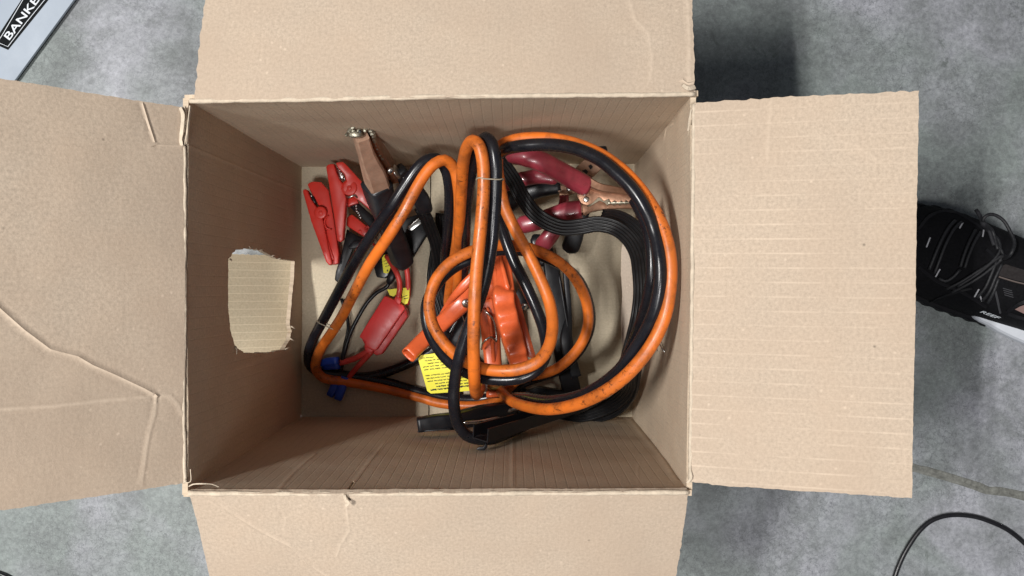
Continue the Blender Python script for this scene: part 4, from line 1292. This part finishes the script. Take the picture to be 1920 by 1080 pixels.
laces = [[(1742, 505), (1752, 480), (1765, 450), (1780, 425), (1790, 415)], [(1752, 512), (1762, 485), (1774, 455), (1790, 428), (1802, 418)], [(1800, 500), (1806, 480), (1816, 455), (1828, 432)], [(1808, 502), (1816, 478), (1826, 455), (1838, 436)],
         [(1775, 540), (1800, 528), (1830, 510), (1855, 495), (1880, 478)], [(1785, 546), (1810, 534), (1838, 518), (1862, 500), (1886, 480)], [(1795, 536), (1822, 520), (1850, 500), (1874, 470), (1868, 448), (1856, 440)],
         [(1832, 556), (1846, 540), (1858, 515), (1868, 490)], [(1842, 562), (1855, 545), (1866, 520), (1878, 495)], [(1852, 566), (1862, 548), (1872, 522)], [(1760, 520), (1772, 526), (1785, 520), (1800, 505)], [(1858, 450), (1870, 462), (1880, 478), (1872, 492)]]
for L_ in laces:
    surf_strip('lace', L_, .0017, .0012, M_braid, 0.0014, round_=True)
lp = [on(1868, 470, 0.004)[0], on(1856, 440, 0.006)[0], P(1843, 412, .085), P(1850, 404, .087), P(1862, 402, .087), P(1880, 412, .088), P(1893, 432, .09), P(1902, 455, .096), P(1896, 475, .10), on(1880, 488, 0.004)[0]]
q, _ = smooth_path(lp, 0.003)
sweep('lace_loop', q, lambda i, n: circ(0.0018, 8), M_braid, sh)
q, _ = smooth_path([on(1862, 462, 0.003)[0], on(1848, 436, .006)[0], P(1843, 418, .082), P(1838, 406, .078), P(1830, 393, .074)], 0.003)
sweep('lace_end', q, lambda i, n: circ(0.0030 if 0.3 * n < i < 0.75 * n else 0.0020, 8), M_lace, sh)
for x, y, dx, dy in [(1740, 455, 3.5, -9), (1801, 424, 3, -5), (1842, 439, 1, -6), (1758, 511, 4, -7), (1831, 548, 4, -7), (1839, 558, -2, -5)]:
    a, b = on(x - dx, y - dy, .0014)[0], on(x + dx, y + dy, .0014)[0]
    sweep('eyelet_tab', [a, (a + b) / 2, b], lambda i, n: [(-.0007, 0), (.0007, 0), (.0007, .0005), (-.0007, .0005)], M_reflect, sh, Vector((0, 0, 1)), smooth=False)
for k in range(4):
    surf_strip('vent_rib', [(1880 + k * 1.0, 540 + 4 * k), (1897 + k, 545 + 4 * k)], .0005, .0004, simple('vent_grey', (0.03, 0.03, 0.035), 0.6))
p, nrm = on(1857, 586, .0016)
tm = text_mesh('REEF', 0.0090, 1.12, 0.00018)
tm.transform(Matrix.Shear('XY', 4, (0.25, 0.0)) if False else Matrix.Identity(4))
tm.materials.append(M_wprint)
o = bpy.data.objects.new('lettering', tm)
xax = (DIR - nrm * DIR.dot(nrm)).normalized()
yax = nrm.cross(xax)
Mx = Matrix((xax, yax, nrm)).transposed().to_4x4()
Mx.translation = p + nrm * 0.0012
o.matrix_basis = Mx
link(o, sh)
# wearer's ankle
pe = thing('person', 'bare ankle of a person standing in the black sneaker', 'person', S(.23, 0, .03))
ank = [S(.17, 0, .055), S(.20, 0, .060), S(.225, 0, .075), S(.235, 0, .11), S(.238, 0, .16), S(.242, 0, .24), S(.245, 0, .34)]
path, v = smooth_path(ank, .006, [(.026, .018), (.033, .026), (.035, .034), (.034, .037), (.035, .042), (.044, .052), (.052, .060)])
def asec(i, n):
    w, h = v[i]
    return [(w * math.cos(2 * math.pi * j / 20), h * math.sin(2 * math.pi * j / 20)) for j in range(20)]
sweep('ankle', path, asec, M_skin, pe, DIR)
# side opening through which skin shows
q = [on(x, y, 0.0009)[0] for x, y in [(1903, 579), (1912, 574), (1930, 568), (1945, 577), (1940, 592), (1922, 588)]]
bm = bmesh.new()
f = bm.faces.new([bm.verts.new(x) for x in q])
bmesh.ops.triangulate(bm, faces=[f])
bm_obj('skin_patch', bm, M_skin, pe)
surf_strip('opening_trim', [(1890, 585), (1898, 577), (1910, 569), (1930, 562)], .0022, .0010, M_shoe2)
surf_strip('opening_trim', [(1890, 586), (1905, 592), (1925, 597)], .0022, .0010, M_shoe2)
